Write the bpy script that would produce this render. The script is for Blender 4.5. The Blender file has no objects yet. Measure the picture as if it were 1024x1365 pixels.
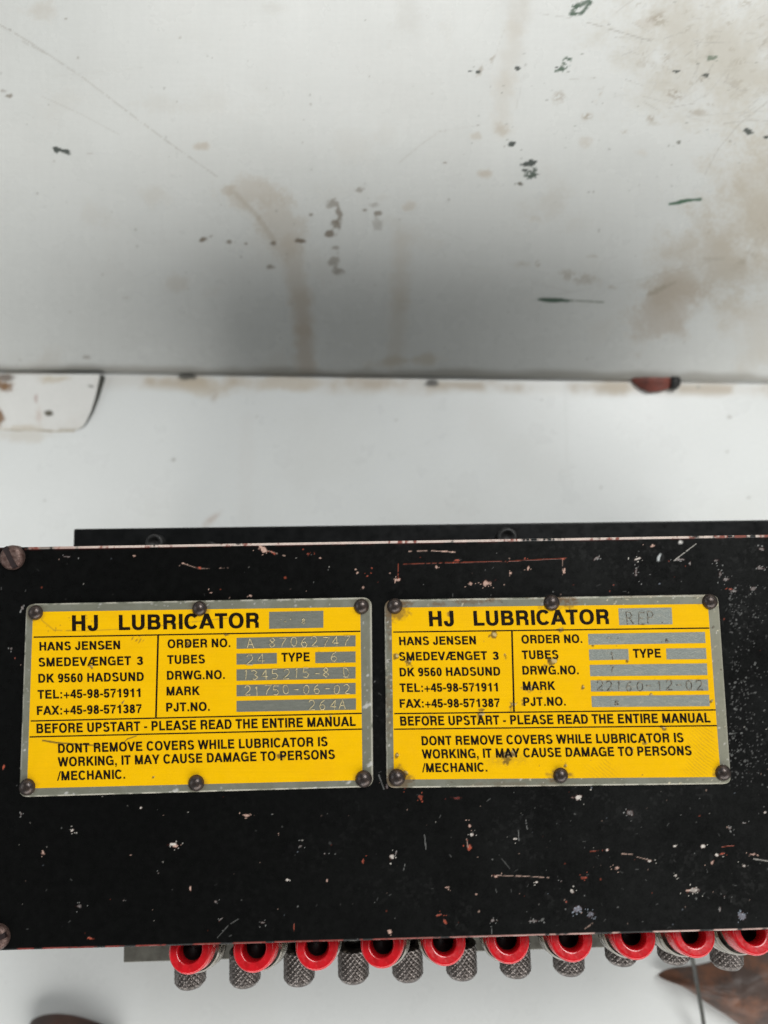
import bpy, bmesh, math, random
import numpy as np
from mathutils import Vector, Matrix

random.seed(7)
RNG = np.random.default_rng(7)
S = bpy.context.scene
COL = S.collection

# ------------------------------------------------------------------ camera
F = 986.0                       # focal length in photo pixels (1024 x 1365)
W0, H0 = 1024.0, 1365.0
LID = 0.150                     # top of the lid above the floor
CAMZ = LID + 0.235
nd = np.array([(530 - W0 / 2) / F, (786 - H0 / 2) / F, 1.0]); nd /= np.linalg.norm(nd)
roll = math.radians(-1.2)
ex = np.array([math.cos(roll), math.sin(roll), 0.0])
ex[2] = -(ex[0] * nd[0] + ex[1] * nd[1]) / nd[2]
ex /= np.linalg.norm(ex)        # world +X seen in camera axes (right, down, forward)
ez = -nd
ey = np.cross(ez, ex)
B = np.stack([ex, ey, ez])      # rows: world axes in camera axes -> world = B @ cam
CAM = np.array([0.0, 0.0, CAMZ])

cam_data = bpy.data.cameras.new('camera')
cam_data.sensor_fit = 'VERTICAL'
cam_data.sensor_height = 36.0
cam_data.sensor_width = 27.0
cam_data.lens = F / H0 * 36.0
cam_data.clip_start = 0.005
cam_data.clip_end = 50.0
cam_data.dof.use_dof = True
cam_data.dof.focus_distance = 0.238
cam_data.dof.aperture_fstop = 7.6
cam = bpy.data.objects.new('camera', cam_data)
COL.objects.link(cam)
r_, d_, f_ = B[:, 0], B[:, 1], B[:, 2]
m = Matrix.Identity(4)
for i in range(3):
    m[i][0] = r_[i]; m[i][1] = -d_[i]; m[i][2] = -f_[i]; m[i][3] = CAM[i]
cam.matrix_world = m
S.camera = cam

# ------------------------------------------------------------------ light
S.view_settings.view_transform = 'Standard'
S.view_settings.look = 'None'
S.view_settings.exposure = 0.18
S.view_settings.gamma = 1.0

world = bpy.data.worlds.new('World')
S.world = world
world.use_nodes = True
wn, wl = world.node_tree.nodes, world.node_tree.links
wn.clear()
wo = wn.new('ShaderNodeOutputWorld')
wb = wn.new('ShaderNodeBackground')
wt = wn.new('ShaderNodeTexCoord')
wsep = wn.new('ShaderNodeSeparateXYZ')
wr = wn.new('ShaderNodeValToRGB')
wl.new(wt.outputs['Generated'], wsep.inputs[0])
wl.new(wsep.outputs['Z'], wr.inputs[0])
wr.color_ramp.elements[0].position = 0.0
wr.color_ramp.elements[0].color = (0.22, 0.222, 0.216, 1)
wr.color_ramp.elements[1].position = 0.95
wr.color_ramp.elements[1].color = (0.006, 0.006, 0.006, 1)
e = wr.color_ramp.elements.new(0.45); e.color = (0.30, 0.30, 0.295, 1)
e = wr.color_ramp.elements.new(0.72); e.color = (0.10, 0.10, 0.10, 1)
wl.new(wr.outputs[0], wb.inputs['Color'])
wb.inputs['Strength'].default_value = 1.0
wl.new(wb.outputs[0], wo.inputs['Surface'])


def area(name, loc, target, sx, sy, power, color):
    l = bpy.data.lights.new(name, 'AREA')
    l.shape = 'RECTANGLE'; l.size = sx; l.size_y = sy
    l.energy = power; l.color = color
    o = bpy.data.objects.new(name, l)
    COL.objects.link(o)
    o.location = loc
    o.rotation_euler = (Vector(target) - Vector(loc)).to_track_quat('-Z', 'Y').to_euler()
    return o


area('window_light', (0.52, -1.74, 1.06), (0, 0.05, 0.1), 3.2, 0.9, 37, (1.0, 0.992, 0.965))
area('left_fill_light', (-1.55, 0.15, 1.10), (0, 0.05, 0.05), 1.0, 0.9, 4, (0.93, 0.98, 1.0))  # unseen fill lamp added at the left, no doorway known there
area('skylight', (0.62, 1.05, 1.8), (0, 0.05, 0.0), 0.9, 0.7, 29, (0.99, 1.0, 0.985))


# ------------------------------------------------------------------ projection helpers (photo pixels <-> real planes)
def rays(px, py):
    px = np.asarray(px, float); py = np.asarray(py, float)
    c = np.stack([(px - W0 / 2) / F, (py - H0 / 2) / F, np.ones_like(px)], -1)
    return c @ B.T


def at(px, py, z):
    """point on the horizontal plane z"""
    d = rays(px, py)
    t = (z - CAM[2]) / d[..., 2]
    return CAM + d * t[..., None]


def at1(px, py, z):
    p = at(np.array([px]), np.array([py]), z)[0]
    return Vector(p)


def topx(P):
    c = (np.asarray(P, float) - CAM) @ B
    return c[..., 0] / c[..., 2] * F + W0 / 2, c[..., 1] / c[..., 2] * F + H0 / 2


# ------------------------------------------------------------------ noise
_L = RNG.random((256, 256))


def vnoise(x, y, ox=0):
    x = x + ox * 17.3; y = y + ox * 9.1
    xi = np.floor(x).astype(int); yi = np.floor(y).astype(int)
    fx = x - xi; fy = y - yi
    fx = fx * fx * (3 - 2 * fx); fy = fy * fy * (3 - 2 * fy)
    a = _L[xi & 255, yi & 255]; b = _L[(xi + 1) & 255, yi & 255]
    c = _L[xi & 255, (yi + 1) & 255]; d = _L[(xi + 1) & 255, (yi + 1) & 255]
    return (a * (1 - fx) + b * fx) * (1 - fy) + (c * (1 - fx) + d * fx) * fy


def fbm(x, y, s, o=4, ox=0):
    v = 0; a = 0.5; t = 0
    for i in range(o):
        v = v + a * vnoise(x / s, y / s, ox + i * 3); t += a
        a *= 0.5; s = s / 2.03
    return v / t


def sstep(a, b, x):
    t = np.clip((x - a) / (b - a), 0, 1)
    return t * t * (3 - 2 * t)


class Paint:
    """colour of marks, dirt and chips on a surface, one value per vertex (positions in photo pixels of that surface)"""
    def __init__(self, x, y, base):
        self.x, self.y = x, y
        self.c = np.ones(x.shape + (3,)) * np.array(base)
        self.h = np.zeros(x.shape)      # relief
        self.m = np.zeros(x.shape)      # marked (0..1) for roughness
        self.n1 = fbm(x, y, 9, 3, 1) - 0.5
        self.n2 = fbm(x, y, 28, 4, 2) - 0.5
        self.n3 = fbm(x, y, 3.2, 2, 5) - 0.5

    def mix(self, k, col, idx=None, h=0.0):
        if idx is None:
            self.c = self.c * (1 - k[..., None]) + np.array(col) * k[..., None]
            self.m = np.maximum(self.m, k)
            if h: self.h = self.h + h * k
        else:
            self.c[idx] = self.c[idx] * (1 - k[..., None]) + np.array(col) * k[..., None]
            self.m[idx] = np.maximum(self.m[idx], k)
            if h: self.h[idx] += h * k

    def _box(self, x0, x1, y0, y1):
        return np.nonzero((self.x > x0) & (self.x < x1) & (self.y > y0) & (self.y < y1))

    def blob(self, cx, cy, rx, ry, col, op=1.0, ang=0.0, soft=0.5, rough=0.6, fine=0.5, breakup=0.0, h=0.0):
        R = max(rx, ry) * 1.9 + 2
        i = self._box(cx - R, cx + R, cy - R, cy + R)
        if len(i[0]) == 0: return
        a = math.radians(ang)
        dx = self.x[i] - cx; dy = self.y[i] - cy
        u = (dx * math.cos(a) + dy * math.sin(a)) / rx
        v = (-dx * math.sin(a) + dy * math.cos(a)) / ry
        d = np.sqrt(u * u + v * v)
        big = self.n2[i] if max(rx, ry) > 14 else self.n1[i]
        d = d + rough * big * (2.2 if max(rx, ry) > 14 else 1.3) + fine * self.n3[i]
        k = 1 - sstep(1 - soft, 1 + soft * 0.35 + 0.02, d)
        if breakup:
            k = k * sstep(0.5 - breakup, 0.52 - breakup + 0.1, self.n1[i] + self.n3[i] * 0.8 + 0.56)
        self.mix(k * op, col, i, h)

    def line(self, pts, w, col, op=1.0, soft=0.6, wob=1.0, breakup=0.0, h=0.0):
        for (x0, y0), (x1, y1) in zip(pts[:-1], pts[1:]):
            R = w * 2 + 4
            i = self._box(min(x0, x1) - R, max(x0, x1) + R, min(y0, y1) - R, max(y0, y1) + R)
            if len(i[0]) == 0: continue
            L2 = (x1 - x0) ** 2 + (y1 - y0) ** 2 + 1e-9
            X = self.x[i]; Y = self.y[i]
            t = np.clip(((X - x0) * (x1 - x0) + (Y - y0) * (y1 - y0)) / L2, 0, 1)
            d = np.hypot(X - x0 - t * (x1 - x0), Y - y0 - t * (y1 - y0))
            d = d + wob * self.n1[i] * w
            k = 1 - sstep(w * (1 - soft), w * (1 + soft), d)
            if breakup:
                k = k * sstep(0.4, 0.6, self.n1[i] * 1.3 + self.n3[i] + 1.0 - breakup)
            self.mix(k * op, col, i, h)


# ------------------------------------------------------------------ object helpers
def link(o, parent=None):
    COL.objects.link(o)
    if parent is not None:
        o.parent = parent
    return o


def mesh_obj(name, me, mat, parent=None):
    o = bpy.data.objects.new(name, me)
    if mat is not None:
        me.materials.append(mat)
    return link(o, parent)


def from_py(name, verts, faces, mat, parent=None, smooth=False):
    me = bpy.data.meshes.new(name)
    me.from_pydata([tuple(v) for v in verts], [], faces)
    me.validate()
    if smooth:
        me.polygons.foreach_set('use_smooth', [True] * len(me.polygons))
    me.update()
    return mesh_obj(name, me, mat, parent)


def from_bm(name, bm, mat, parent=None, smooth=False):
    bmesh.ops.recalc_face_normals(bm, faces=bm.faces)
    me = bpy.data.meshes.new(name)
    bm.to_mesh(me); bm.free()
    if smooth:
        me.polygons.foreach_set('use_smooth', [True] * len(me.polygons))
    return mesh_obj(name, me, mat, parent)


def grid_mesh(name, P, paint=None, mat=None, parent=None, flip=False, smooth=True, extra=None):
    """P: (rows, cols, 3) vertices; paint colours go in the attribute 'Paint'"""
    R, C = P.shape[:2]
    n = R * C
    idx = np.arange(n).reshape(R, C)
    q = np.stack([idx[:-1, :-1], idx[:-1, 1:], idx[1:, 1:], idx[1:, :-1]], -1).reshape(-1, 4)
    if flip:
        q = q[:, ::-1]
    nq = len(q)
    loops = q.reshape(-1).tolist() if False else q.reshape(-1)
    ex_loops, ex_starts = [], []
    tot = nq * 4
    if extra:
        for f in extra:
            ex_starts.append(tot); ex_loops += list(f); tot += len(f)
    loops = np.concatenate([loops, np.array(ex_loops, dtype=int)]).astype(np.int32)
    starts = np.concatenate([np.arange(nq) * 4, np.array(ex_starts, dtype=int)]).astype(np.int32)
    me = bpy.data.meshes.new(name)
    me.vertices.add(n)
    me.vertices.foreach_set('co', P.reshape(-1).astype(np.float32))
    me.loops.add(len(loops))
    me.loops.foreach_set('vertex_index', loops)
    me.polygons.add(len(starts))
    me.polygons.foreach_set('loop_start', starts)
    me.update(calc_edges=True)
    me.validate()
    if smooth:
        me.polygons.foreach_set('use_smooth', np.ones(len(me.polygons), dtype=bool))
    if paint is not None:
        a = me.attributes.new('Paint', 'FLOAT_COLOR', 'POINT')
        col = np.ones((n, 4), np.float32); col[:, :3] = paint.c.reshape(-1, 3)
        a.data.foreach_set('color', col.reshape(-1))
        a = me.attributes.new('Relief', 'FLOAT', 'POINT')
        a.data.foreach_set('value', paint.h.reshape(-1).astype(np.float32))
        a = me.attributes.new('Marked', 'FLOAT', 'POINT')
        a.data.foreach_set('value', paint.m.reshape(-1).astype(np.float32))
    return mesh_obj(name, me, mat, parent)


def lathe(profile, seg=48, axis='Z', origin=(0, 0, 0), bm=None, cap=True):
    """profile: (radius, height) list; closed on the axis when radius is 0"""
    if bm is None: bm = bmesh.new()
    rings = []
    for r, z in profile:
        ring = []
        if r <= 1e-9:
            ring = [bm.verts.new((0, 0, z))]
        else:
            for k in range(seg):
                a = 2 * math.pi * k / seg
                ring.append(bm.verts.new((r * math.cos(a), r * math.sin(a), z)))
        rings.append(ring)
    newv = [v for r in rings for v in r]
    for a, b in zip(rings[:-1], rings[1:]):
        if len(a) == 1 and len(b) == 1: continue
        for k in range(seg):
            k2 = (k + 1) % seg
            if len(a) == 1: bm.faces.new((a[0], b[k], b[k2]))
            elif len(b) == 1: bm.faces.new((a[k], a[k2], b[0]))
            else: bm.faces.new((a[k], a[k2], b[k2], b[k]))
    if axis == '-Y':
        for v in newv: v.co = Vector((v.co.x, -v.co.z, v.co.y))
    elif axis == 'Y':
        for v in newv: v.co = Vector((v.co.x, v.co.z, v.co.y))
    o = Vector(origin)
    for v in newv: v.co += o
    return bm


def tube(pts, rad, seg=12, bm=None, caps=True):
    if bm is None: bm = bmesh.new()
    pts = [Vector(p) for p in pts]
    rads = rad if isinstance(rad, (list, tuple)) else [rad] * len(pts)
    rings = []
    up = Vector((0.13, 0.21, 0.97)).normalized()
    for i, p in enumerate(pts):
        t = (pts[min(i + 1, len(pts) - 1)] - pts[max(i - 1, 0)])
        if t.length < 1e-12: t = Vector((1, 0, 0))
        t.normalize()
        a = t.cross(up)
        if a.length < 1e-4: a = t.cross(Vector((1, 0, 0)))
        a.normalize(); b = a.cross(t)
        rings.append([bm.verts.new(p + (a * math.cos(2 * math.pi * k / seg) + b * math.sin(2 * math.pi * k / seg)) * rads[i]) for k in range(seg)])
    for A, Bq in zip(rings[:-1], rings[1:]):
        for k in range(seg):
            bm.faces.new((A[k], A[(k + 1) % seg], Bq[(k + 1) % seg], Bq[k]))
    if caps:
        bm.faces.new(rings[0][::-1]); bm.faces.new(rings[-1])
    return bm


def prism(poly, z0, z1, bm=None, bevel=0.0):
    """poly: list of (x, y) or Vectors; straight prism"""
    if bm is None: bm = bmesh.new()
    lo = [bm.verts.new((p[0], p[1], z0)) for p in poly]
    hi = [bm.verts.new((p[0], p[1], z1)) for p in poly]
    n = len(poly)
    bm.faces.new(hi); bm.faces.new(lo[::-1])
    for k in range(n):
        bm.faces.new((lo[k], lo[(k + 1) % n], hi[(k + 1) % n], hi[k]))
    if bevel:
        bmesh.ops.bevel(bm, geom=[e for e in bm.edges], offset=bevel, segments=2, affect='EDGES', profile=0.5)
    return bm


# ------------------------------------------------------------------ materials
def new_mat(name):
    mt = bpy.data.materials.new(name)
    mt.use_nodes = True
    nt = mt.node_tree
    return mt, nt, nt.nodes['Principled BSDF']


def coords(nt, scale=1.0):
    tc = nt.nodes.new('ShaderNodeTexCoord')
    return tc.outputs['Object']


def noise(nt, scale, detail=4, rough=0.6, stretch=None):
    n = nt.nodes.new('ShaderNodeTexNoise')
    n.inputs['Scale'].default_value = scale
    n.inputs['Detail'].default_value = detail
    n.inputs['Roughness'].default_value = rough
    src = coords(nt)
    if stretch:
        mp = nt.nodes.new('ShaderNodeMapping')
        mp.inputs['Scale'].default_value = stretch
        nt.links.new(src, mp.inputs['Vector']); src = mp.outputs[0]
    nt.links.new(src, n.inputs['Vector'])
    return n.outputs['Fac']


def remap(nt, sock, a, b, c, d):
    r = nt.nodes.new('ShaderNodeMapRange')
    r.inputs['From Min'].default_value = a; r.inputs['From Max'].default_value = b
    r.inputs['To Min'].default_value = c; r.inputs['To Max'].default_value = d
    nt.links.new(sock, r.inputs['Value'])
    return r.outputs[0]


def mathn(nt, op, a, b):
    n = nt.nodes.new('ShaderNodeMath'); n.operation = op
    for i, v in enumerate((a, b)):
        if isinstance(v, (int, float)): n.inputs[i].default_value = v
        else: nt.links.new(v, n.inputs[i])
    return n.outputs[0]


def mixc(nt, fac, a, b, mode='MIX'):
    n = nt.nodes.new('ShaderNodeMix'); n.data_type = 'RGBA'; n.blend_type = mode
    for key, v in (('Factor', fac), ('A', a), ('B', b)):
        s = [i for i in n.inputs if i.name == key and (i.type == 'RGBA' or key == 'Factor' and i.type == 'VALUE')][0]
        if isinstance(v, (int, float)): s.default_value = v
        elif isinstance(v, tuple): s.default_value = v + (1,)
        else: nt.links.new(v, s)
    return [o for o in n.outputs if o.type == 'RGBA'][0]


def bump(nt, sock, strength, dist, normal=None):
    b = nt.nodes.new('ShaderNodeBump')
    b.inputs['Strength'].default_value = strength
    b.inputs['Distance'].default_value = dist
    nt.links.new(sock, b.inputs['Height'])
    if normal is not None: nt.links.new(normal, b.inputs['Normal'])
    return b.outputs['Normal']


def attr(nt, name):
    a = nt.nodes.new('ShaderNodeAttribute'); a.attribute_name = name
    return a


def painted(name, rough, rough_marked, spec=0.5, vary=0.06, scale=60, bump_s=0.15, bump_d=0.0004, relief=0.0, metallic=0.0, grain=900, coat=0.0, coat_rough=0.2):
    mt, nt, p = new_mat(name)
    a = attr(nt, 'Paint')
    n1 = noise(nt, scale, 6, 0.65)
    n2 = noise(nt, grain, 3, 0.6)
    f = remap(nt, mathn(nt, 'ADD', n1, n2), 0.6, 1.4, 1 - vary, 1 + vary)
    v = nt.nodes.new('ShaderNodeVectorMath'); v.operation = 'SCALE'
    nt.links.new(a.outputs['Color'], v.inputs[0]); nt.links.new(f, v.inputs['Scale'])
    nt.links.new(v.outputs[0], p.inputs['Base Color'])
    mk = attr(nt, 'Marked').outputs['Fac']
    rr = remap(nt, mk, 0, 1, rough, rough_marked)
    nr = remap(nt, noise(nt, scale * 1.7, 5, 0.6), 0.3, 0.7, -0.06, 0.06)
    nt.links.new(mathn(nt, 'ADD', rr, nr), p.inputs['Roughness'])
    p.inputs['Specular IOR Level'].default_value = spec
    p.inputs['Metallic'].default_value = metallic
    p.inputs['Coat Weight'].default_value = coat
    p.inputs['Coat Roughness'].default_value = coat_rough
    nrm = bump(nt, n2, bump_s, bump_d * 0.3)
    nrm = bump(nt, n1, bump_s, bump_d, nrm)
    if relief:
        nrm = bump(nt, attr(nt, 'Relief').outputs['Fac'], 1.0, relief, nrm)
    nt.links.new(nrm, p.inputs['Normal'])
    return mt


def plain(name, col, rough=0.5, metallic=0.0, col2=None, scale=200, bump_s=0.2, bump_d=0.0003, spec=0.5, stretch=None, thr=(0.4, 0.65)):
    mt, nt, p = new_mat(name)
    n = noise(nt, scale, 6, 0.65, stretch)
    c2 = col2 or tuple(c * 0.7 for c in col)
    nt.links.new(mixc(nt, remap(nt, n, thr[0], thr[1], 0, 1), col, c2), p.inputs['Base Color'])
    n2 = noise(nt, scale * 3.1, 4, 0.6, stretch)
    nt.links.new(remap(nt, n2, 0.25, 0.75, max(0.03, rough - 0.1), min(1, rough + 0.12)), p.inputs['Roughness'])
    p.inputs['Metallic'].default_value = metallic
    p.inputs['Specular IOR Level'].default_value = spec
    nt.links.new(bump(nt, n2, bump_s, bump_d), p.inputs['Normal'])
    return mt


M = {}
M['panel'] = painted('white_panel_paint', 0.28, 0.55, vary=0.03, scale=25, bump_s=0.10, bump_d=0.0005, grain=700, coat=0.25, coat_rough=0.18)
M['floor'] = painted('white_floor_paint', 0.30, 0.6, vary=0.03, scale=18, bump_s=0.10, bump_d=0.0006, grain=500, coat=0.15)
M['lid'] = painted('chipped_black_enamel', 0.30, 0.6, spec=0.15, vary=0.25, scale=220, bump_s=0.10, bump_d=0.00012, relief=0.0004, grain=2600)
M['plate'] = painted('dull_zinc_plate', 0.5, 0.6, spec=0.5, vary=0.10, scale=320, bump_s=0.2, bump_d=0.0001, relief=0.0003, metallic=0.35, grain=3000)
M['yellow'] = painted('yellow_print', 0.42, 0.5, spec=0.12, vary=0.05, scale=260, bump_s=0.12, bump_d=0.00006, relief=0.0003, grain=2600)
M['ink'] = plain('black_print', (0.007, 0.004, 0.002), 0.5, col2=(0.028, 0.017, 0.005), scale=900, bump_s=0.03, thr=(0.5, 0.75), spec=0.12)
M['field'] = plain('bare_zinc_field', (0.155, 0.162, 0.136), 0.5, 0.3, col2=(0.190, 0.195, 0.165), scale=420, stretch=(1, 5, 1), bump_s=0.3)
M['field_worn'] = plain('worn_zinc_field', (0.235, 0.255, 0.232), 0.45, 0.35, col2=(0.33, 0.33, 0.28), scale=420, stretch=(1, 3, 1), bump_s=0.4, thr=(0.5, 0.75))
M['stamp_gold'] = plain('scratched_brass', (0.62, 0.52, 0.30), 0.4, 0.4, col2=(0.17, 0.165, 0.13), scale=1100, thr=(0.48, 0.68), bump_s=0.5)
M['stamp_dark'] = plain('stamped_zinc', (0.34, 0.31, 0.25), 0.45, 0.5, col2=(0.085, 0.075, 0.060), scale=1100, thr=(0.40, 0.58), bump_s=0.5)
M['rivet'] = plain('rusted_rivet_steel', (0.045, 0.038, 0.037), 0.30, 0.6, col2=(0.085, 0.060, 0.048), scale=600, bump_s=0.25, bump_d=0.0002)
M['screw'] = plain('rusty_screw_steel', (0.16, 0.105, 0.09), 0.42, 0.6, col2=(0.07, 0.035, 0.028), scale=600, bump_s=0.5, bump_d=0.0004)
M['black'] = plain('black_enamel', (0.0045, 0.005, 0.0052), 0.34, col2=(0.008, 0.0085, 0.009), scale=90, spec=0.2)
M['dusty_black'] = plain('worn_black_steel', (0.022, 0.022, 0.022), 0.5, 0.2, col2=(0.008, 0.008, 0.008), scale=400)
M['red'] = plain('red_plastic', (0.66, 0.010, 0.018), 0.22, col2=(0.44, 0.010, 0.014), scale=240, bump_s=0.15, bump_d=0.0002)
M['bore'] = plain('dark_bore', (0.012, 0.006, 0.006), 0.5, col2=(0.02, 0.008, 0.008))
M['steel'] = plain('turned_steel', (0.40, 0.38, 0.34), 0.20, 1.0, col2=(0.20, 0.17, 0.13), scale=160, stretch=(1, 1, 3), bump_s=0.08)
M['knurl'] = plain('knurled_gunmetal', (0.18, 0.16, 0.15), 0.33, 0.9, col2=(0.09, 0.078, 0.072), scale=200, bump_s=0.03)
M['rail'] = plain('dull_grey_steel', (0.17, 0.165, 0.14), 0.5, 0.5, col2=(0.10, 0.095, 0.08), scale=150)

# ------------------------------------------------------------------ setting: floor
def rows_cols(x0, x1, y0, y1, nx, ny):
    xs = np.linspace(x0, x1, nx); ys = np.linspace(y0, y1, ny)
    return np.meshgrid(xs, ys)


RUST = (0.20, 0.10, 0.035); BEIGE = (0.50, 0.43, 0.33); BROWN = (0.22, 0.17, 0.12)

X, Y = rows_cols(-0.26, 0.26, -0.16, 0.22, 560, 420)
# widen the outer rings so that one sheet carries the sheet far past the view
gx = np.concatenate([[-2.2, -1.0, -0.5], X[0], [0.5, 1.0, 2.2]])
gy = np.concatenate([[-2.2, -1.0, -0.45], Y[:, 0], [0.45, 1.0, 2.2]])
X, Y = np.meshgrid(gx, gy)
PX, PY = topx(np.stack([X, Y, np.zeros_like(X)], -1))
near = (np.abs(X) < 0.3) & (Y > -0.2) & (Y < 0.25)
PX = np.where(near, PX, -9999.0); PY = np.where(near, PY, -9999.0)
fp = Paint(PX, PY, (0.695, 0.71, 0.70))
dirt = fbm(PX, PY, 120, 5, 11)
fp.mix(sstep(0.45, 0.8, dirt) * 0.25, (0.60, 0.60, 0.57)); fp.m *= 0
# dirty rusted strip along the foot of the panel
foot = 1 - sstep(0, 1, np.abs(PY - (505 + (PX) * 0.0147)) / (9 + 16 * (fbm(PX, PY, 40, 3, 4))))
fp.mix(foot * (0.25 + 0.75 * sstep(0.40, 0.62, fbm(PX, PY, 46, 4, 8))) * 0.75, (0.42, 0.34, 0.24))
fp.blob(8, 512, 22, 14, RUST, 0.95, 20, 0.5, 0.9)
fp.blob(0, 556, 9, 12, RUST, 0.9, 0, 0.5, 0.7)
fp.blob(30, 580, 60, 10, BEIGE, 0.35, 0, 0.8, 0.7)
fp.blob(272, 517, 40, 12, BEIGE, 0.6, 10, 0.8, 0.9)
fp.blob(285, 530, 6, 10, (0.30, 0.22, 0.14), 0.4, 0, 0.8, 0.9)
fp.blob(385, 510, 70, 9, BEIGE, 0.6, 0, 0.8, 0.9)
fp.blob(576, 511, 10, 5, (0.05, 0.05, 0.045), 0.9, 0, 0.5, 0.5)
fp.blob(250, 502, 14, 5, (0.06, 0.06, 0.05), 0.9, 0, 0.5, 0.5)
fp.blob(812, 515, 30, 9, BEIGE, 0.6, 0, 0.6, 0.9)
fp.blob(285, 690, 16, 6, (0.40, 0.29, 0.22), 0.55, -40, 0.8, 0.8)
fp.line([(753, 512), (755, 590), (757, 650)], 1.8, (0.56, 0.57, 0.55), 0.22)
fp.line([(330, 560), (326, 690)], 10, (0.62, 0.62, 0.60), 0.3)
for (x, y, r) in ((231, 613, 3), (722, 533, 2.5), (973, 556, 3), (970, 602, 2), (998, 663, 2.5), (60, 667, 2), (801, 650, 2), (342, 555, 2),
                  (931, 516, 3), (528, 560, 2.2), (45, 1297, 3.5), (520, 1340, 3), (440, 1334, 5), (690, 1345, 3), (420, 1302, 2.5)):
    fp.blob(x, y, r, r * 0.8, (0.30, 0.29, 0.26), 0.7, 0, 0.6, 0.6)
fp.line([(437, 1325), (441, 1350)], 4, (0.60, 0.57, 0.52), 0.4)
floor = grid_mesh('floor', np.stack([X, Y, np.zeros_like(X)], -1), fp, M['floor'])
floor['kind'] = 'structure'

# ------------------------------------------------------------------ setting: leaning white panel behind
LEAN = math.radians(33)
GAP = 0.0022
A0 = np.array(at1(-20, 492.7, GAP)); A1 = np.array(at1(1044, 508.3, GAP))
du = (A1 - A0) / np.linalg.norm(A1 - A0)
back = np.array([-du[1], du[0], 0.0])
dv = back * math.sin(LEAN) + np.array([0, 0, 1.0]) * math.cos(LEAN)
dn = np.cross(du, dv)               # faces the viewer
mid = (A0 + A1) / 2
su = np.concatenate([[-1.1, -0.6, -0.3], np.linspace(-0.235, 0.235, 820), [0.3, 0.6, 1.1]])
sv = np.concatenate([[0.0], np.linspace(0.0006, 0.215, 430), [0.25, 0.36]])
U, V = np.meshgrid(su, sv)
PW = mid + U[..., None] * du + V[..., None] * dv
PX, PY = topx(PW)
wp = Paint(PX, PY, (0.662, 0.677, 0.658))
w_soft = fbm(PX, PY, 160, 5, 21)
wp.mix(sstep(0.42, 0.75, w_soft) * 0.22, (0.60, 0.60, 0.57))
fib = vnoise(PX / 34, PY / 1.7, 33) * 0.5 + vnoise(PX / 3.1, PY / 40, 34) * 0.5
wp.c *= (1 + (fib[..., None] - 0.5) * 0.045)
wp.m *= 0
LB = (0.50, 0.455, 0.385); GRN = (0.035, 0.085, 0.045); DGR = (0.018, 0.03, 0.022)
# wide grime, right-hand side
wp.blob(955, 70, 150, 100, (0.50, 0.46, 0.37), 0.62, 25, 0.95, 0.6)
wp.blob(1012, 280, 85, 130, (0.48, 0.43, 0.34), 0.72, 20, 0.95, 0.55)
wp.blob(945, 340, 110, 60, (0.46, 0.41, 0.33), 0.6, -40, 0.95, 0.6)
wp.blob(885, 415, 56, 34, (0.46, 0.40, 0.33), 0.6, -35, 0.6, 0.7)
wp.blob(905, 375, 40, 26, (0.46, 0.40, 0.32), 0.5, -25, 0.7, 0.8)
wp.blob(1010, 440, 40, 50, (0.55, 0.51, 0.44), 0.5, 0, 0.9, 0.8)
# beige patch and its run
wp.blob(345, 256, 54, 22, LB, 0.52, 6, 0.5, 0.5)
wp.blob(372, 290, 30, 50, LB, 0.52, -18, 0.5, 0.5)
wp.blob(345, 275, 22, 30, LB, 0.25, -40, 0.7, 0.6)
wp.line([(386, 325), (400, 400), (404, 440), (409, 500)], 13, (0.50, 0.44, 0.36), 0.45, 0.7, 0.9)
wp.line([(404, 420), (410, 500)], 9, (0.47, 0.38, 0.30), 0.3, 0.6, 0.9)
wp.line([(312, 256), (345, 290), (366, 322)], 3.0, (0.42, 0.37, 0.30), 0.45)
wp.blob(305, 253, 10, 8, (0.44, 0.38, 0.30), 0.5)
# other soft smudges
wp.line([(700, -10), (686, 40), (674, 110), (668, 170)], 12, (0.56, 0.52, 0.45), 0.35, 0.95, 1.2)
wp.line([(535, 320), (533, 400), (528, 480)], 11, (0.53, 0.48, 0.40), 0.35, 0.95, 1.2)
wp.blob(545, 480, 46, 8, (0.46, 0.40, 0.30), 0.5, -3, 0.8, 0.9)
for a in ((269, 195, 11, 5, 0.75), (50, 15, 30, 16, 0.4), (668, 172, 11, 9, 0.7), (636, 182, 9, 7, 0.6), (647, 231, 10, 7, 0.8), (712, 292, 16, 9, 0.45),
          (855, 203, 8, 6, 0.35), (780, 190, 9, 10, 0.5), (546, 275, 11, 8, 0.5), (235, 380, 22, 12, 0.35), (200, 260, 22, 14, 0.25), (860, 30, 16, 8, 0.4)):
    wp.blob(a[0], a[1], a[2], a[3], LB, a[4], 0, 0.7, 0.8)
for a in ((875, 25, 14, 9, -25, 0.75), (883, 82, 24, 11, -10, 0.7), (900, 126, 13, 8, 15, 0.75), (782, 155, 9, 5, 0, 0.8), (868, 158, 8, 5, 0, 0.65),
          (930, 150, 14, 6, 0, 0.5), (938, 107, 6, 3, 0, 0.6), (745, 130, 11, 9, -40, 0.55), (802, 122, 3, 17, 30, 0.5), (765, 368, 28, 8, 10, 0.45),
          (815, 383, 9, 4, 0, 0.5), (790, 342, 9, 3, 0, 0.4), (695, 352, 14, 5, 0, 0.35), (717, 352, 4, 5, 0, 0.7), (640, 95, 4, 12, 30, 0.6), (655, 80, 3, 9, 35, 0.6),
          (950, 140, 10, 3, 10, 0.4), (980, 110, 10, 10, 0, 0.35), (1003, 330, 30, 12, -60, 0.5), (940, 345, 26, 4, 0, 0.45), (880, 385, 20, 3, -25, 0.5)):
    wp.blob(a[0], a[1], a[2], a[3], (0.33, 0.28, 0.21), a[5], a[4], 0.7, 0.9, 0.8, breakup=0.15)
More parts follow.
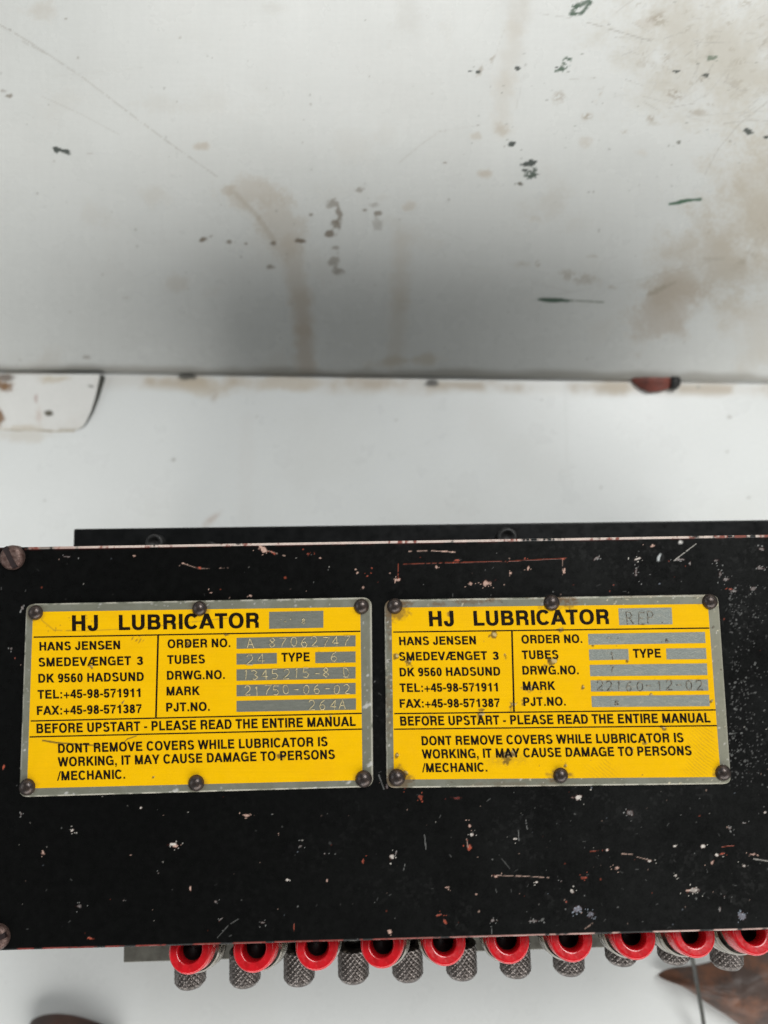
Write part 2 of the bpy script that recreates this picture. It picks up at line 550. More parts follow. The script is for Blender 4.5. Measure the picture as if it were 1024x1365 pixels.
for j in range(46):
    x = 1024 - abs(RNG.normal(0, 95)); y = abs(RNG.normal(60, 75)); rx = RNG.uniform(4, 16)
    wp.blob(x, y, rx, rx * RNG.uniform(0.25, 0.7), (0.36, 0.32, 0.24), RNG.uniform(0.15, 0.55), RNG.uniform(-50, 10), 0.8, 1.1, 1.2, breakup=0.1)
for j in range(40):
    x = RNG.uniform(0, 1024); y = RNG.uniform(0, 490); rx = RNG.uniform(8, 40)
    wp.blob(x, y, rx, rx * RNG.uniform(0.3, 0.8), (0.55, 0.53, 0.48), RNG.uniform(0.1, 0.3), RNG.uniform(-40, 40), 0.9, 1.1, 1.0)
# brown drips, footprint-like smear
D1 = (0.19, 0.155, 0.115)
for a in ((271, 319, 5, 3.5, 0.95), (282, 315, 3, 2, 0.5), (306, 322, 3.5, 2.2, 0.8), (328, 325, 3.5, 2.2, 0.85), (365, 324, 6, 3.5, 0.9), (400, 321, 8, 4, 0.95),
          (361, 356, 6, 2.6, 0.7), (415, 286, 3, 2.2, 0.8), (443, 272, 8, 6, 0.6), (452, 288, 5, 11, 0.75), (448, 300, 6, 10, 0.75), (440, 311, 9, 5, 0.85),
          (447, 330, 5, 2.5, 0.55), (446, 348, 7, 10, 0.55), (449, 361, 9, 5, 0.6), (479, 253, 7, 4, 0.55), (487, 280, 4, 2.6, 0.8), (497, 273, 8, 4, 0.4), (505, 284, 6, 3.5, 0.75),
          (503, 300, 8, 8, 0.35), (10, 128, 6, 2.8, 0.8), (4, 121, 5, 2.5, 0.5), (73, 215, 4, 2, 0.35), (120, 205, 5, 1.2, 0.4), (104, 77, 3.2, 1.2, 0.7), (88, 25, 2, 1.4, 0.6),
          (414, 139, 2, 2, 0.5), (405, 160, 2, 1.5, 0.4), (593, 217, 3, 1.4, 0.8), (637, 167, 2, 1.5, 0.7), (168, 397, 4, 1.5, 0.3), (116, 476, 6, 2, 0.5), (240, 50, 1.5, 1.5, 0.4)):
    wp.blob(a[0], a[1], a[2], a[3], D1, a[4], 0, 0.5, 0.9, 0.9)
# green and black paint splashes
for a in ((76, 199, 6, 4.5, 0, DGR), (88, 202, 8, 3.2, 20, DGR), (705, 218, 9, 4.5, -8, DGR), (709, 231, 10, 7.5, -25, (0.03, 0.055, 0.035)), (699, 227, 4, 2.5, 0, DGR),
          (683, 192, 5, 3, 0, DGR), (690, 91, 4.5, 3.5, 0, DGR), (627, 95, 3.5, 1.8, 0, DGR), (637, 96, 4, 1.8, 0, DGR), (748, 92, 9, 4, -25, GRN), (756, 82, 7, 6, -60, GRN),
          (742, 90, 3, 2, 0, DGR), (997, 175, 6, 4, 20, DGR), (1021, 183, 3, 2, 0, DGR), (903, 95, 5, 1.6, 0, DGR), (905, 190, 3, 3, 0, (0.2, 0.2, 0.17)),
          (692, 245, 6, 3, 0, (0.14, 0.13, 0.1)), (950, 78, 9, 5, 0, (0.16, 0.2, 0.14)), (941, 100, 5, 3, 0, DGR)):
    wp.blob(a[0], a[1], a[2], a[3], a[5], 0.93, a[4], 0.25, 0.9, 1.0, breakup=0.0 if a[5] is DGR else 0.2)
wp.line([(762, 18), (769, 8), (786, 1)], 3.4, GRN, 0.9, 0.5, 1.6, 0.25)
wp.line([(762, 19), (777, 17), (787, 3)], 2.6, GRN, 0.9, 0.5, 1.6, 0.25)
wp.line([(893, 272), (905, 270), (916, 267), (934, 266)], 2.1, (0.04, 0.11, 0.06), 0.95, 0.4, 0.8)
wp.blob(914, 268, 10, 2.6, (0.045, 0.12, 0.065), 0.95, -8, 0.3, 0.4)
wp.blob(738, 400, 21, 2.8, (0.04, 0.09, 0.055), 0.95, 2, 0.3, 0.5)
wp.line([(752, 400), (805, 403)], 1.1, (0.12, 0.15, 0.1), 0.7, 0.6, 1.5, 0.2)
# scratches
SC = (0.34, 0.32, 0.28)
for pts, w, o in (([(0, 33), (38, 55), (110, 103), (165, 145), (225, 190), (290, 236)], 1.1, 0.75), ([(30, 55), (62, 72)], 1.6, 0.6), ([(55, 128), (110, 153), (160, 180)], 0.9, 0.5),
                  ([(70, 102), (190, 90)], 0.8, 0.25), ([(533, 216), (565, 190), (587, 175), (594, 174)], 1.2, 0.55), ([(594, 174), (640, 167)], 0.8, 0.35),
                  ([(783, 30), (825, 42), (868, 55)], 1.3, 0.85), ([(720, 18), (760, 24)], 1.0, 0.5), ([(760, 106), (795, 104)], 1.1, 0.55), ([(820, 50), (870, 52)], 0.9, 0.6),
                  ([(1024, 135), (985, 166), (958, 198), (940, 232)], 1.1, 0.6), ([(965, 165), (1000, 160), (1024, 161)], 1.2, 0.6), ([(915, 155), (1024, 148)], 0.9, 0.4),
                  ([(570, 300), (617, 320)], 0.9, 0.3), ([(612, 352), (700, 372), (762, 390)], 0.9, 0.3), ([(930, 40), (928, 110)], 0.9, 0.35), ([(980, 80), (940, 130)], 0.9, 0.35),
                  ([(700, 95), (688, 145)], 0.8, 0.3), ([(672, 40), (655, 90)], 0.8, 0.3), ([(860, 370), (960, 345)], 0.9, 0.4), ([(700, 400), (870, 370)], 0.8, 0.25)):
    wp.line(pts, w * 0.85, SC, o * 0.62, 0.7, 1.6, 0.25)
for k in range(60):     # arc-like rub marks in the grime
    x = RNG.uniform(820, 1024); y = RNG.uniform(0, 160); a = RNG.uniform(-1.2, 0.6); L = RNG.uniform(8, 40)
    wp.line([(x, y), (x + L * math.cos(a), y + L * math.sin(a))], 0.8, SC, RNG.uniform(0.1, 0.4), 0.6, 1.5, 0.2)
for k in range(130):
    x = RNG.uniform(0, 1024); y = RNG.uniform(0, 490); r = RNG.uniform(0.7, 1.8)
    wp.blob(x, y, r, r, (0.25, 0.24, 0.21), RNG.uniform(0.15, 0.7), 0, 0.5)
for k in range(70):
    x = RNG.uniform(600, 1010); y = RNG.uniform(70, 260); r = RNG.uniform(0.7, 2.2)
    wp.blob(x, y, r, r * 0.7, (0.13, 0.13, 0.1), RNG.uniform(0.2, 0.7), 0, 0.5)
# grime line at the foot
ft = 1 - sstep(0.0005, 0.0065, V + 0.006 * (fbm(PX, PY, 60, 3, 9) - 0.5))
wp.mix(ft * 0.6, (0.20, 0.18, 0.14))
R, C = PW.shape[:2]
TH = 0.010
# rim: side loop pushed back, then closed
bd = [(0, c) for c in range(C)] + [(r, C - 1) for r in range(1, R)] + [(R - 1, c) for c in range(C - 2, -1, -1)] + [(r, 0) for r in range(R - 2, 0, -1)]
panel = grid_mesh('painted_panel', PW, wp, M['panel'])
sol = panel.modifiers.new('thickness', 'SOLIDIFY'); sol.thickness = TH; sol.offset = -1
panel['label'] = 'white painted metal panel leaning back behind the black box, stained beige with green paint splashes'
panel['category'] = 'panel'

# ------------------------------------------------------------------ the lubricator
lub = bpy.data.objects.new('lubricator', None)
lub.empty_display_size = 0.05
link(lub)
lub['label'] = 'black oil lubricator with two yellow name plates and a row of red capped outlets'
lub['category'] = 'machine'

# lid: one sheet that runs up the back edge, over the top and down the front edge
xl, xr = -70.0, 1250.0
def back_edge(x): return 729.6 - 0.0166 * x
def front_edge(x): return 1268.3 - 0.0273 * x
us = np.concatenate([np.linspace(xl, -8, 12)[:-1], np.linspace(-8, 1032, 960), np.linspace(1032, xr, 20)[1:]])
top_t = np.linspace(0, 1, 500)
TB = at(us, back_edge(us), LID); TF = at(us, front_edge(us), LID)
bev = 0.0009; LT = 0.006
rows, edge = [], []
dirs = (TB - TF); dirs /= np.linalg.norm(dirs, axis=1)[:, None]
rows.append(TB + np.array([0, 0, -LT])); edge.append(-1.0)
rows.append(TB + np.array([0, 0, -LT * 0.5])); edge.append(-1.0)
for k in range(7):
    a = math.pi / 2 * k / 6
    rows.append(TB - dirs * bev * (1 - math.cos(a)) + np.array([0, 0, -bev * (1 - math.sin(a))])); edge.append(-1 + k / 6)
for t in top_t[1:-1]:
    k = t
    Pq = TB - dirs * bev
    Qq = TF + dirs * bev
    rows.append(Pq * (1 - k) + Qq * k); edge.append(0.0)
for k in range(7):
    a = math.pi / 2 * (6 - k) / 6
    rows.append(TF + dirs * bev * (1 - math.cos(a)) + np.array([0, 0, -bev * (1 - math.sin(a))])); edge.append(k / 6)
rows.append(TF + np.array([0, 0, -LT * 0.5])); edge.append(1.0)
rows.append(TF + np.array([0, 0, -LT])); edge.append(1.0)
PLID = np.stack(rows); edge = np.array(edge)[:, None] * np.ones(len(us))
PX, PY = topx(PLID)
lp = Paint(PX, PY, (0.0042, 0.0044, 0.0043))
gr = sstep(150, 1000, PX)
lp.c *= (0.75 + 1.9 * gr * fbm(PX, PY, 60, 4, 3) + 0.8 * gr * (vnoise(PX / 1.6, PY / 1.6, 8) - 0.3))[..., None]  # lighter to the right: dust tone plus satin sheen put into the colour
PK = (0.62, 0.42, 0.34); WH = (0.68, 0.64, 0.58); OR = (0.42, 0.085, 0.045); DR = (0.20, 0.030, 0.022); GY = (0.30, 0.30, 0.29); BL = (0.30, 0.34, 0.40)
# dusty wear, heavier towards the right
wear = fbm(PX, PY, 5.0, 3, 41); wear2 = fbm(PX, PY, 46, 4, 42)
k = sstep(0.60, 0.74, wear + 0.22 * (wear2 - 0.5)) * (0.05 + 0.95 * gr) * sstep(0.40, 0.62, wear2)
lp.mix(k * 0.035, (0.20, 0.20, 0.195), h=0)
lp.m *= 0.4
def chip(x, y, rx, ry=None, col=PK, ang=0, op=0.95, n=0):
    ry = ry or rx * 0.7
    rx *= 0.58; ry *= 0.58; op *= 0.80
    lp.blob(x, y, rx * 1.2, ry * 1.2, DR, op * 0.45, ang, 0.5, 0.8, 1.3)
    lp.blob(x, y, rx, ry, col, op, ang, 0.35, 0.8, 1.5, h=-0.5)
    for j in range(n):
        lp.blob(x + RNG.normal(0, rx * 1.3 + 1), y + RNG.normal(0, ry * 1.3 + 1), RNG.uniform(0.5, 1.2), RNG.uniform(0.5, 0.9), col, 0.7, RNG.uniform(0, 180), 0.4, 1.0)
def scr(pts, w, col, op=0.8, br=0.1):
    lp.line(pts, w * 0.62, col, op * 0.62, 0.6, 1.4, br + 0.15, h=-0.3)
# upper strip
for a in ((90, 742, 10, 1.5, GY, 0, 0.4, 2), (179, 741, 2, 2, PK, 0, 0.7, 1), (244, 751, 4, 1.8, PK, 10, 0.8, 2), (266, 757, 5, 2, OR, 15, 0.8, 2), (352, 733, 10, 5, PK, 20, 0.95, 6), (364, 737, 7, 2, OR, 35, 0.9, 2),
          (411, 738, 6, 4, OR, 10, 0.95, 3), (427, 744, 4, 1.5, PK, 10, 0.8, 0), (281, 790, 3, 1.6, PK, 0, 0.9, 1), (334, 794, 4, 2, PK, 15, 0.95, 1), (476, 764, 2, 2, PK, 0, 0.8, 2), (490, 768, 2, 2, OR, 0, 0.8, 2),
          (495, 757, 2, 2.5, OR, 0, 0.8, 2), (484, 783, 2, 2, PK, 0, 0.7, 1), (529, 773, 7, 3.5, PK, -10, 0.95, 5), (520, 764, 1.6, 1.6, PK, 0, 0.7, 0), (582, 756, 2, 3, PK, 0, 0.9, 1), (609, 747, 5, 1.6, OR, 0, 0.9, 1),
          (650, 777, 11, 5, PK, -15, 0.85, 9), (627, 778, 3, 3, PK, 0, 0.7, 3), (681, 764, 3, 2, PK, 0, 0.9, 2), (704, 758, 2, 5, PK, 10, 0.9, 2), (752, 761, 2, 5, PK, 10, 0.9, 1), (750, 745, 5, 2, OR, 0, 0.9, 1),
          (869, 728, 5, 2, PK, -10, 0.9, 2), (850, 745, 7, 2.6, WH, -15, 0.75, 4), (848, 762, 3, 8, GY, 5, 0.8, 8), (818, 780, 1.8, 2, OR, 0, 0.9, 0), (813, 788, 2, 2, OR, 0, 0.9, 0), (796, 744, 6, 2.2, GY, -30, 0.6, 4),
          (892, 748, 3, 1.4, OR, 0, 0.8, 0), (906, 746, 8, 1.6, GY, 0, 0.8, 4), (920, 751, 2, 3, GY, 0, 0.8, 1), (954, 747, 5, 3, GY, 0, 0.5, 5), (968, 772, 5, 4, GY, 0, 0.7, 8), (973, 785, 5, 2, OR, 10, 0.8, 2), (979, 788, 6, 2, GY, 0, 0.8, 3),
          (1016, 732, 6, 3, GY, 0, 0.6, 5), (1013, 757, 8, 3, GY, 15, 0.6, 6), (960, 765, 3, 5, GY, 0, 0.5, 4), (1004, 785, 5, 4, GY, 0, 0.5, 6), (700, 745, 2, 4, OR, 0, 0.8, 1), (590, 735, 12, 1.2, PK, 0, 0.8, 2)):
    chip(a[0], a[1], a[2], a[3], a[4], a[5], a[6], a[7])
scr([(538, 752), (600, 750), (680, 748), (755, 744)], 1.0, OR, 0.6, 0.1)
scr([(531, 752), (531, 772)], 1.1, OR, 0.8); scr([(750, 745), (750, 766)], 0.9, PK, 0.5)
scr([(545, 735), (575, 734), (607, 736)], 1.0, PK, 0.8)
scr([(262, 758), (304, 757)], 0.9, PK, 0.5, 0.2); scr([(244, 751), (262, 757)], 1, PK, 0.7)
scr([(899, 747), (912, 737), (928, 725)], 1.1, WH, 0.8); scr([(350, 732), (380, 741)], 1, PK, 0.7, 0.2)
# bare bright dents near the right of the back edge
lp.blob(879, 743, 2.6, 5.2, (0.46, 0.48, 0.48), 0.9, 15, 0.5, 0.5, h=-1.2); lp.blob(882.5, 744, 2.6, 4.6, (0.01, 0.01, 0.01), 0.95, 15, 0.4, 0.3)
lp.blob(907, 722, 4, 3.2, (0.60, 0.58, 0.55), 0.9, 10, 0.5, 0.8, h=-1)
# lower left
for a in ((96, 1107, 4.5, 3.5, WH, 0, 0.9, 5), (230, 1126, 9, 3.5, WH, -5, 0.95, 10), (234, 1128, 6, 2.5, PK, -10, 0.9, 3), (254, 1183, 1.8, 6, PK, 0, 0.85, 1), (188, 1077, 2.2, 2.4, WH, 0, 0.95, 0), (328, 1087, 9, 1.8, PK, 8, 0.8, 5),
          (371, 1111, 1.6, 2, PK, 0, 0.8, 1), (383, 1173, 4, 1.8, WH, 0, 0.9, 3), (436, 1174, 1.6, 3, PK, 0, 0.8, 0), (484, 1148, 2, 3, OR, 20, 0.7, 3), (433, 1138, 2.5, 2, GY, 0, 0.8, 1), (400, 1128, 4, 2, GY, 0, 0.5, 3),
          (174, 1140, 3, 1.6, PK, 0, 0.7, 2), (58, 1138, 4, 2.5, PK, 0, 0.4, 3), (392, 1236, 1.2, 7, OR, 0, 0.8, 0), (122, 1251, 8, 2, OR, 8, 0.8, 2), (350, 1230, 5, 2.2, GY, 0, 0.6, 4), (20, 877, 2.2, 2, OR, -30, 0.9, 0), (5, 1022, 1.6, 4, OR, 15, 0.9, 0),
          (165, 1200, 2, 2, GY, 0, 0.4, 2), (106, 1208, 5, 3, GY, 0, 0.35, 5), (288, 1202, 2, 1.6, GY, 0, 0.6, 1), (295, 1225, 5, 1, GY, -40, 0.6, 1), (28, 1085, 1.6, 4, GY, 0, 0.5, 3), (15, 865, 2, 2, GY, 0, 0.4, 2), (30, 810, 2, 3, GY, 0, 0.6, 3), (211, 1164, 2, 2, GY, 0, 0.5, 1)):
    chip(a[0], a[1], a[2], a[3], a[4], a[5], a[6], a[7])
# lower right
for a in ((769, 1063, 8.5, 4.5, WH, 0, 0.98, 3), (626, 1101, 3, 4, PK, 20, 0.9, 3), (629, 1113, 4, 3.5, WH, 0, 0.75, 6), (626, 1129, 4.5, 7, OR, 15, 0.95, 2), (523, 1142, 5, 5, WH, 0, 0.8, 6), (528, 1138, 2, 5, GY, 10, 0.7, 1),
          (686, 1118, 2.5, 2.5, WH, 0, 0.85, 5), (661, 1168, 4, 3, PK, 20, 0.95, 3), (716, 1176, 4, 2.2, WH, 0, 0.85, 2), (762, 1188, 5, 3, WH, 30, 0.7, 5), (810, 1133, 2.6, 2.2, WH, 0, 0.95, 0), (866, 1148, 6, 2.5, WH, 5, 0.95, 3),
          (900, 1128, 3.5, 2.2, WH, 0, 0.9, 5), (936, 1128, 5, 4, WH, 0, 0.95, 2), (956, 1140, 4, 2.5, WH, 0, 0.95, 2), (963, 1138, 5, 1.8, OR, -10, 0.9, 1), (949, 1150, 3, 4.5, PK, 20, 0.9, 1), (992, 1154, 5, 2.5, WH, 10, 0.9, 4), (1003, 1139, 7, 2.2, PK, 5, 0.85, 4),
          (901, 1167, 3, 3, WH, 0, 0.9, 6), (926, 1187, 9, 6, WH, 0, 0.55, 14), (917, 1187, 4, 2.4, PK, 0, 0.9, 1), (822, 1157, 5, 3, PK, 0, 0.6, 5), (595, 1183, 4, 2, PK, 0, 0.8, 4), (585, 1220, 7, 2, OR, -15, 0.85, 2), (593, 1228, 2.5, 6, OR, -35, 0.9, 1),
          (657, 1227, 4, 4, GY, 0, 0.6, 6), (770, 1212, 7, 5, BL, 0, 0.5, 12), (788, 1220, 6, 6, BL, 0, 0.4, 10), (990, 1222, 7, 6, BL, 30, 0.55, 12), (520, 1242, 4, 5, PK, 0, 0.8, 2), (712, 1228, 9, 2.2, GY, 0, 0.5, 8), (960, 1213, 2, 4, GY, 0, 0.7, 2),
          (966, 1195, 3, 2.2, GY, 0, 0.6, 3), (540, 1050, 3, 3, OR, 0, 0.8, 2), (560, 1063, 6, 5, OR, 20, 0.45, 4), (610, 1064, 9, 3, DR, 0, 0.5, 2), (516, 1047, 3, 5, GY, 0, 0.5, 3), (635, 1192, 2, 2, PK, 0, 0.7, 0), (778, 1170, 6, 3, OR, 0, 0.4, 4), (1020, 1083, 2.5, 2, WH, 0, 0.8, 0),
          (993, 1097, 6, 1.2, GY, 0, 0.7, 2), (973, 1104, 3, 3, GY, 0, 0.6, 3), (840, 1084, 5, 5, GY, 0, 0.4, 8), (748, 1175, 2, 1.6, GY, 0, 0.5, 1), (755, 1202, 2, 2, OR, 0, 0.7, 0)):
    chip(a[0], a[1], a[2], a[3], a[4], a[5], a[6], a[7])
scr([(662, 1167), (700, 1168), (732, 1170)], 0.9, PK, 0.75, 0.05); scr([(787, 1135), (811, 1133)], 1.1, OR, 0.9); scr([(829, 1138), (843, 1139)], 1.2, PK, 0.8)
scr([(848, 1142), (868, 1147)], 0.9, PK, 0.7); scr([(962, 1129), (978, 1127)], 1, OR, 0.85); scr([(1005, 1145), (1024, 1148)], 1.2, WH, 0.7)
scr([(566, 1113), (568, 1132)], 0.9, GY, 0.7); scr([(701, 1093), (703, 1105)], 0.9, GY, 0.8); scr([(540, 1152), (538, 1160)], 0.9, GY, 0.7); scr([(665, 1140), (680, 1158)], 0.8, GY, 0.4); scr([(691, 1107), (692, 1120)], 1, GY, 0.7)
scr([(622, 1118), (624, 1130)], 0.9, PK, 0.8); scr([(505, 1033), (512, 1052)], 1.2, GY, 0.7); scr([(780, 1238), (790, 1231)], 1.3, PK, 0.5); scr([(655, 1235), (656, 1245)], 1, GY, 0.6)
scr([(290, 1250), (305, 1233), (318, 1225)], 0.8, GY, 0.45); scr([(980, 1005), (985, 1000)], 1, GY, 0.6); scr([(973, 978), (990, 977)], 0.9, GY, 0.7)
# scattered specks
for j in range(700):
    x = RNG.uniform(0, 1024); y = RNG.uniform(735, 1260)
    if RNG.random() > 0.30 + 0.75 * (x / 1024) ** 1.3: continue
    r = RNG.uniform(0.45, 0.95) if RNG.random() < 0.94 else RNG.uniform(1.0, 1.6)
    c = (GY, GY, GY, GY, BL, WH, PK, PK, OR)[RNG.integers(0, 9)]
    lp.blob(x, y, r * RNG.uniform(0.8, 1.8), r, c, RNG.uniform(0.08, 0.42), RNG.uniform(0, 180), 0.5, 1.0, 0.8)
for j in range(110):
    x = RNG.uniform(500, 1024) if RNG.random() < 0.8 else RNG.uniform(0, 500); y = RNG.uniform(735, 1255)
    a = RNG.uniform(0, 6.28); L = RNG.uniform(1.5, 5)
    lp.line([(x, y), (x + L * math.cos(a), y + L * math.sin(a))], 0.5, GY, RNG.uniform(0.05, 0.22), 0.6, 1.2)
# dusty band to the right of the second plate
for j in range(420):
    x = 972 + abs(RNG.normal(0, 26)); y = RNG.uniform(780, 1050); r = RNG.uniform(0.5, 1.3)
    lp.blob(x, y, r * 1.3, r, GY, RNG.uniform(0.06, 0.32), RNG.uniform(0, 180), 0.5, 1.2, 0.8)
# worn edges: undercoat pink and white along the back, red and white along the front
nb = fbm(PX, PY, 14, 4, 51); nb2 = fbm(PX, PY, 70, 3, 52)
lf = sstep(20, 160, PX)
nb4 = 0.55 * fbm(PX, PY * 0.2, 55, 6, 57) + 0.45 * fbm(PX, PY * 0.5, 5, 3, 58)
kb = (edge < -0.02) * sstep(0.40, 0.50, nb + 0.35 * (nb2 - 0.5) + 0.12 * lf - 0.10)
kb_w = (edge < -0.02) * sstep(0.44, 0.56, nb4 + 0.3 * (nb2 - 0.5) + 0.05 * lf)
kb_top = (1 - sstep(0, 3.6, PY - back_edge(PX))) * (edge >= -0.02) * sstep(0.54, 0.62, nb + 0.35 * (nb2 - 0.5) + 0.04 * lf)
kb_red = (1 - sstep(0, 5.5, PY - back_edge(PX))) * (edge >= -0.02) * sstep(0.46, 0.55, nb + 0.3 * (nb2 - 0.5))
lp.mix(kb_red * 0.8, DR); lp.mix(kb * 0.9, (0.26, 0.085, 0.065)); lp.mix(kb_w * 0.9 * (0.3 + 0.7 * lf), (0.66, 0.55, 0.49)); lp.mix(kb_top * 0.9, (0.62, 0.44, 0.37))
rt = sstep(450, 900, PX)
kf = (edge > 0.02) * sstep(0.38, 0.5, nb + 0.3 * (nb2 - 0.5))
kf_top = (1 - sstep(0, 4.5, front_edge(PX) - PY)) * (edge <= 0.02) * sstep(0.50, 0.58, nb + 0.4 * (nb2 - 0.5))
colf = np.array(DR)[None] * (1 - rt[..., None]) + np.array((0.50, 0.34, 0.30))[None] * rt[..., None]
for kk in (kf * 0.9, kf_top * 0.9):
    lp.c = lp.c * (1 - kk[..., None]) + colf * kk[..., None]; lp.m = np.maximum(lp.m, kk)
kw = (1 - sstep(0, 3.5, front_edge(PX) - PY)) * sstep(0.55, 0.62, nb + 0.35 * (nb2 - 0.5)) * (0.25 + rt)
lp.mix(np.clip(kw, 0, 1) * 0.9, (0.72, 0.62, 0.58))
R, C = PLID.shape[:2]
e0 = [r * C for r in range(R)]; e1 = [r * C + C - 1 for r in range(R)]
under = []
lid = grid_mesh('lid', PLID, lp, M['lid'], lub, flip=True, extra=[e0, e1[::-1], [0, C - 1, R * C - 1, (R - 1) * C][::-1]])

# housing under the lid
def edge_pt(x, fn, z, inset):
    p = at1(x, fn(x), LID); p.z = z
    return p
hb0, hb1 = at1(-20, back_edge(-20), LID), at1(1200, back_edge(1200), LID)
hf0, hf1 = at1(-20, front_edge(-20), LID), at1(1200, front_edge(1200), LID)
poly = [(hb0.x + .012, hb0.y - .006), (hb1.x - .01, hb1.y - .006), (hf1.x - .01, hf1.y + .014), (hf0.x + .012, hf0.y + .014)]
from_bm('housing', prism(poly[::-1], 0.0, LID - LT - 0.0005, bevel=0.0015), M['black'], lub)

# rear flange
ZF = LID - 0.050
q = [at1(98, 705, ZF), at1(1200, 690.7, ZF), at1(1200, 790, ZF), at1(98, 790, ZF)]
q[3].x = q[0].x
bmf = prism([(v.x, v.y) for v in q][::-1], ZF - 0.008, ZF, bevel=0.0006)
flange = from_bm('rear_flange', bmf, M['black'], lub)
for (x, y, r) in ((209, 725, 12.5), (675, 717.5, 13.5), (283, 730, 7.5)):
    c = at1(x, y, ZF); rr = r * 0.285 / 986 * 1.0
    prof = [(0, 0.0022), (rr * 0.5, 0.0022), (rr * 0.62, 0.0034), (rr * 0.84, 0.0036), (rr, 0.0026), (rr, -0.0005)]
    from_bm('flange_bolt', lathe(prof, 40, origin=c), M['dusty_black'], flange, True)


def slotted_screw(px, py, rpx, ang):
    c = at1(px, py, LID + 0.0015); r = rpx * 0.236 / 986
    hgt = 0.0022
    bm = lathe([(0, hgt), (r * 0.6, hgt), (r * 0.80, hgt * 0.92), (r * 0.92, hgt * 0.66), (r, hgt * 0.3), (r, -0.0014), (0, -0.0014)], 40)
    head = from_bm('screw', bm, M['screw'], lub, True)
    head.location = Vector((c.x, c.y, LID))
    # slot is a solid dark bar; the recess shade is put into its colour
    w = r * 0.2
    for sgn in (-1, 1): pass
    bm = bmesh.new()
    prism([(-r * 0.93, -w), (r * 0.93, -w), (r * 0.93, w), (-r * 0.93, w)], -0.0006, hgt + 0.00012, bm)
    slot = from_bm('slot', bm, M['bore'], head)
    slot.rotation_euler = (0, 0, ang)
    return head


slotted_screw(14.5, 743, 16.5, math.radians(-62))
slotted_screw(-6, 1251, 16, math.radians(20))

# ------------------------------------------------------------------ lettering: grotesque capitals drawn from strokes
VS, HS = 0.246, 0.192


def _arc(cx, cy, rx, ry, a0, a1, n=14, wv=VS, wh=HS, p=2.25):
    """ring sector as quads; angles in degrees, counter-clockwise from +x"""
    out, inn = [], []
    for i in range(n + 1):
        a = math.radians(a0 + (a1 - a0) * i / n)
        c, s = math.cos(a), math.sin(a)
        sc = (abs(c) ** p + abs(s) ** p) ** (-1 / p)
        out.append((cx + rx * c * sc, cy + ry * s * sc)); inn.append((cx + (rx - wv) * c * sc, cy + (ry - wh) * s * sc))
    return [[out[i], out[i + 1], inn[i + 1], inn[i]] for i in range(n)]


def _r(x0, y0, x1, y1): return [[(x0, y0), (x1, y0), (x1, y1), (x0, y1)]]


def _d(x0, y0, x1, y1, w):     # slanted bar, horizontal cut ends, horizontal width w
    w = w * 1.24
    return [[(x0 - w / 2, y0), (x0 + w / 2, y0), (x1 + w / 2, y1), (x1 - w / 2, y1)]]


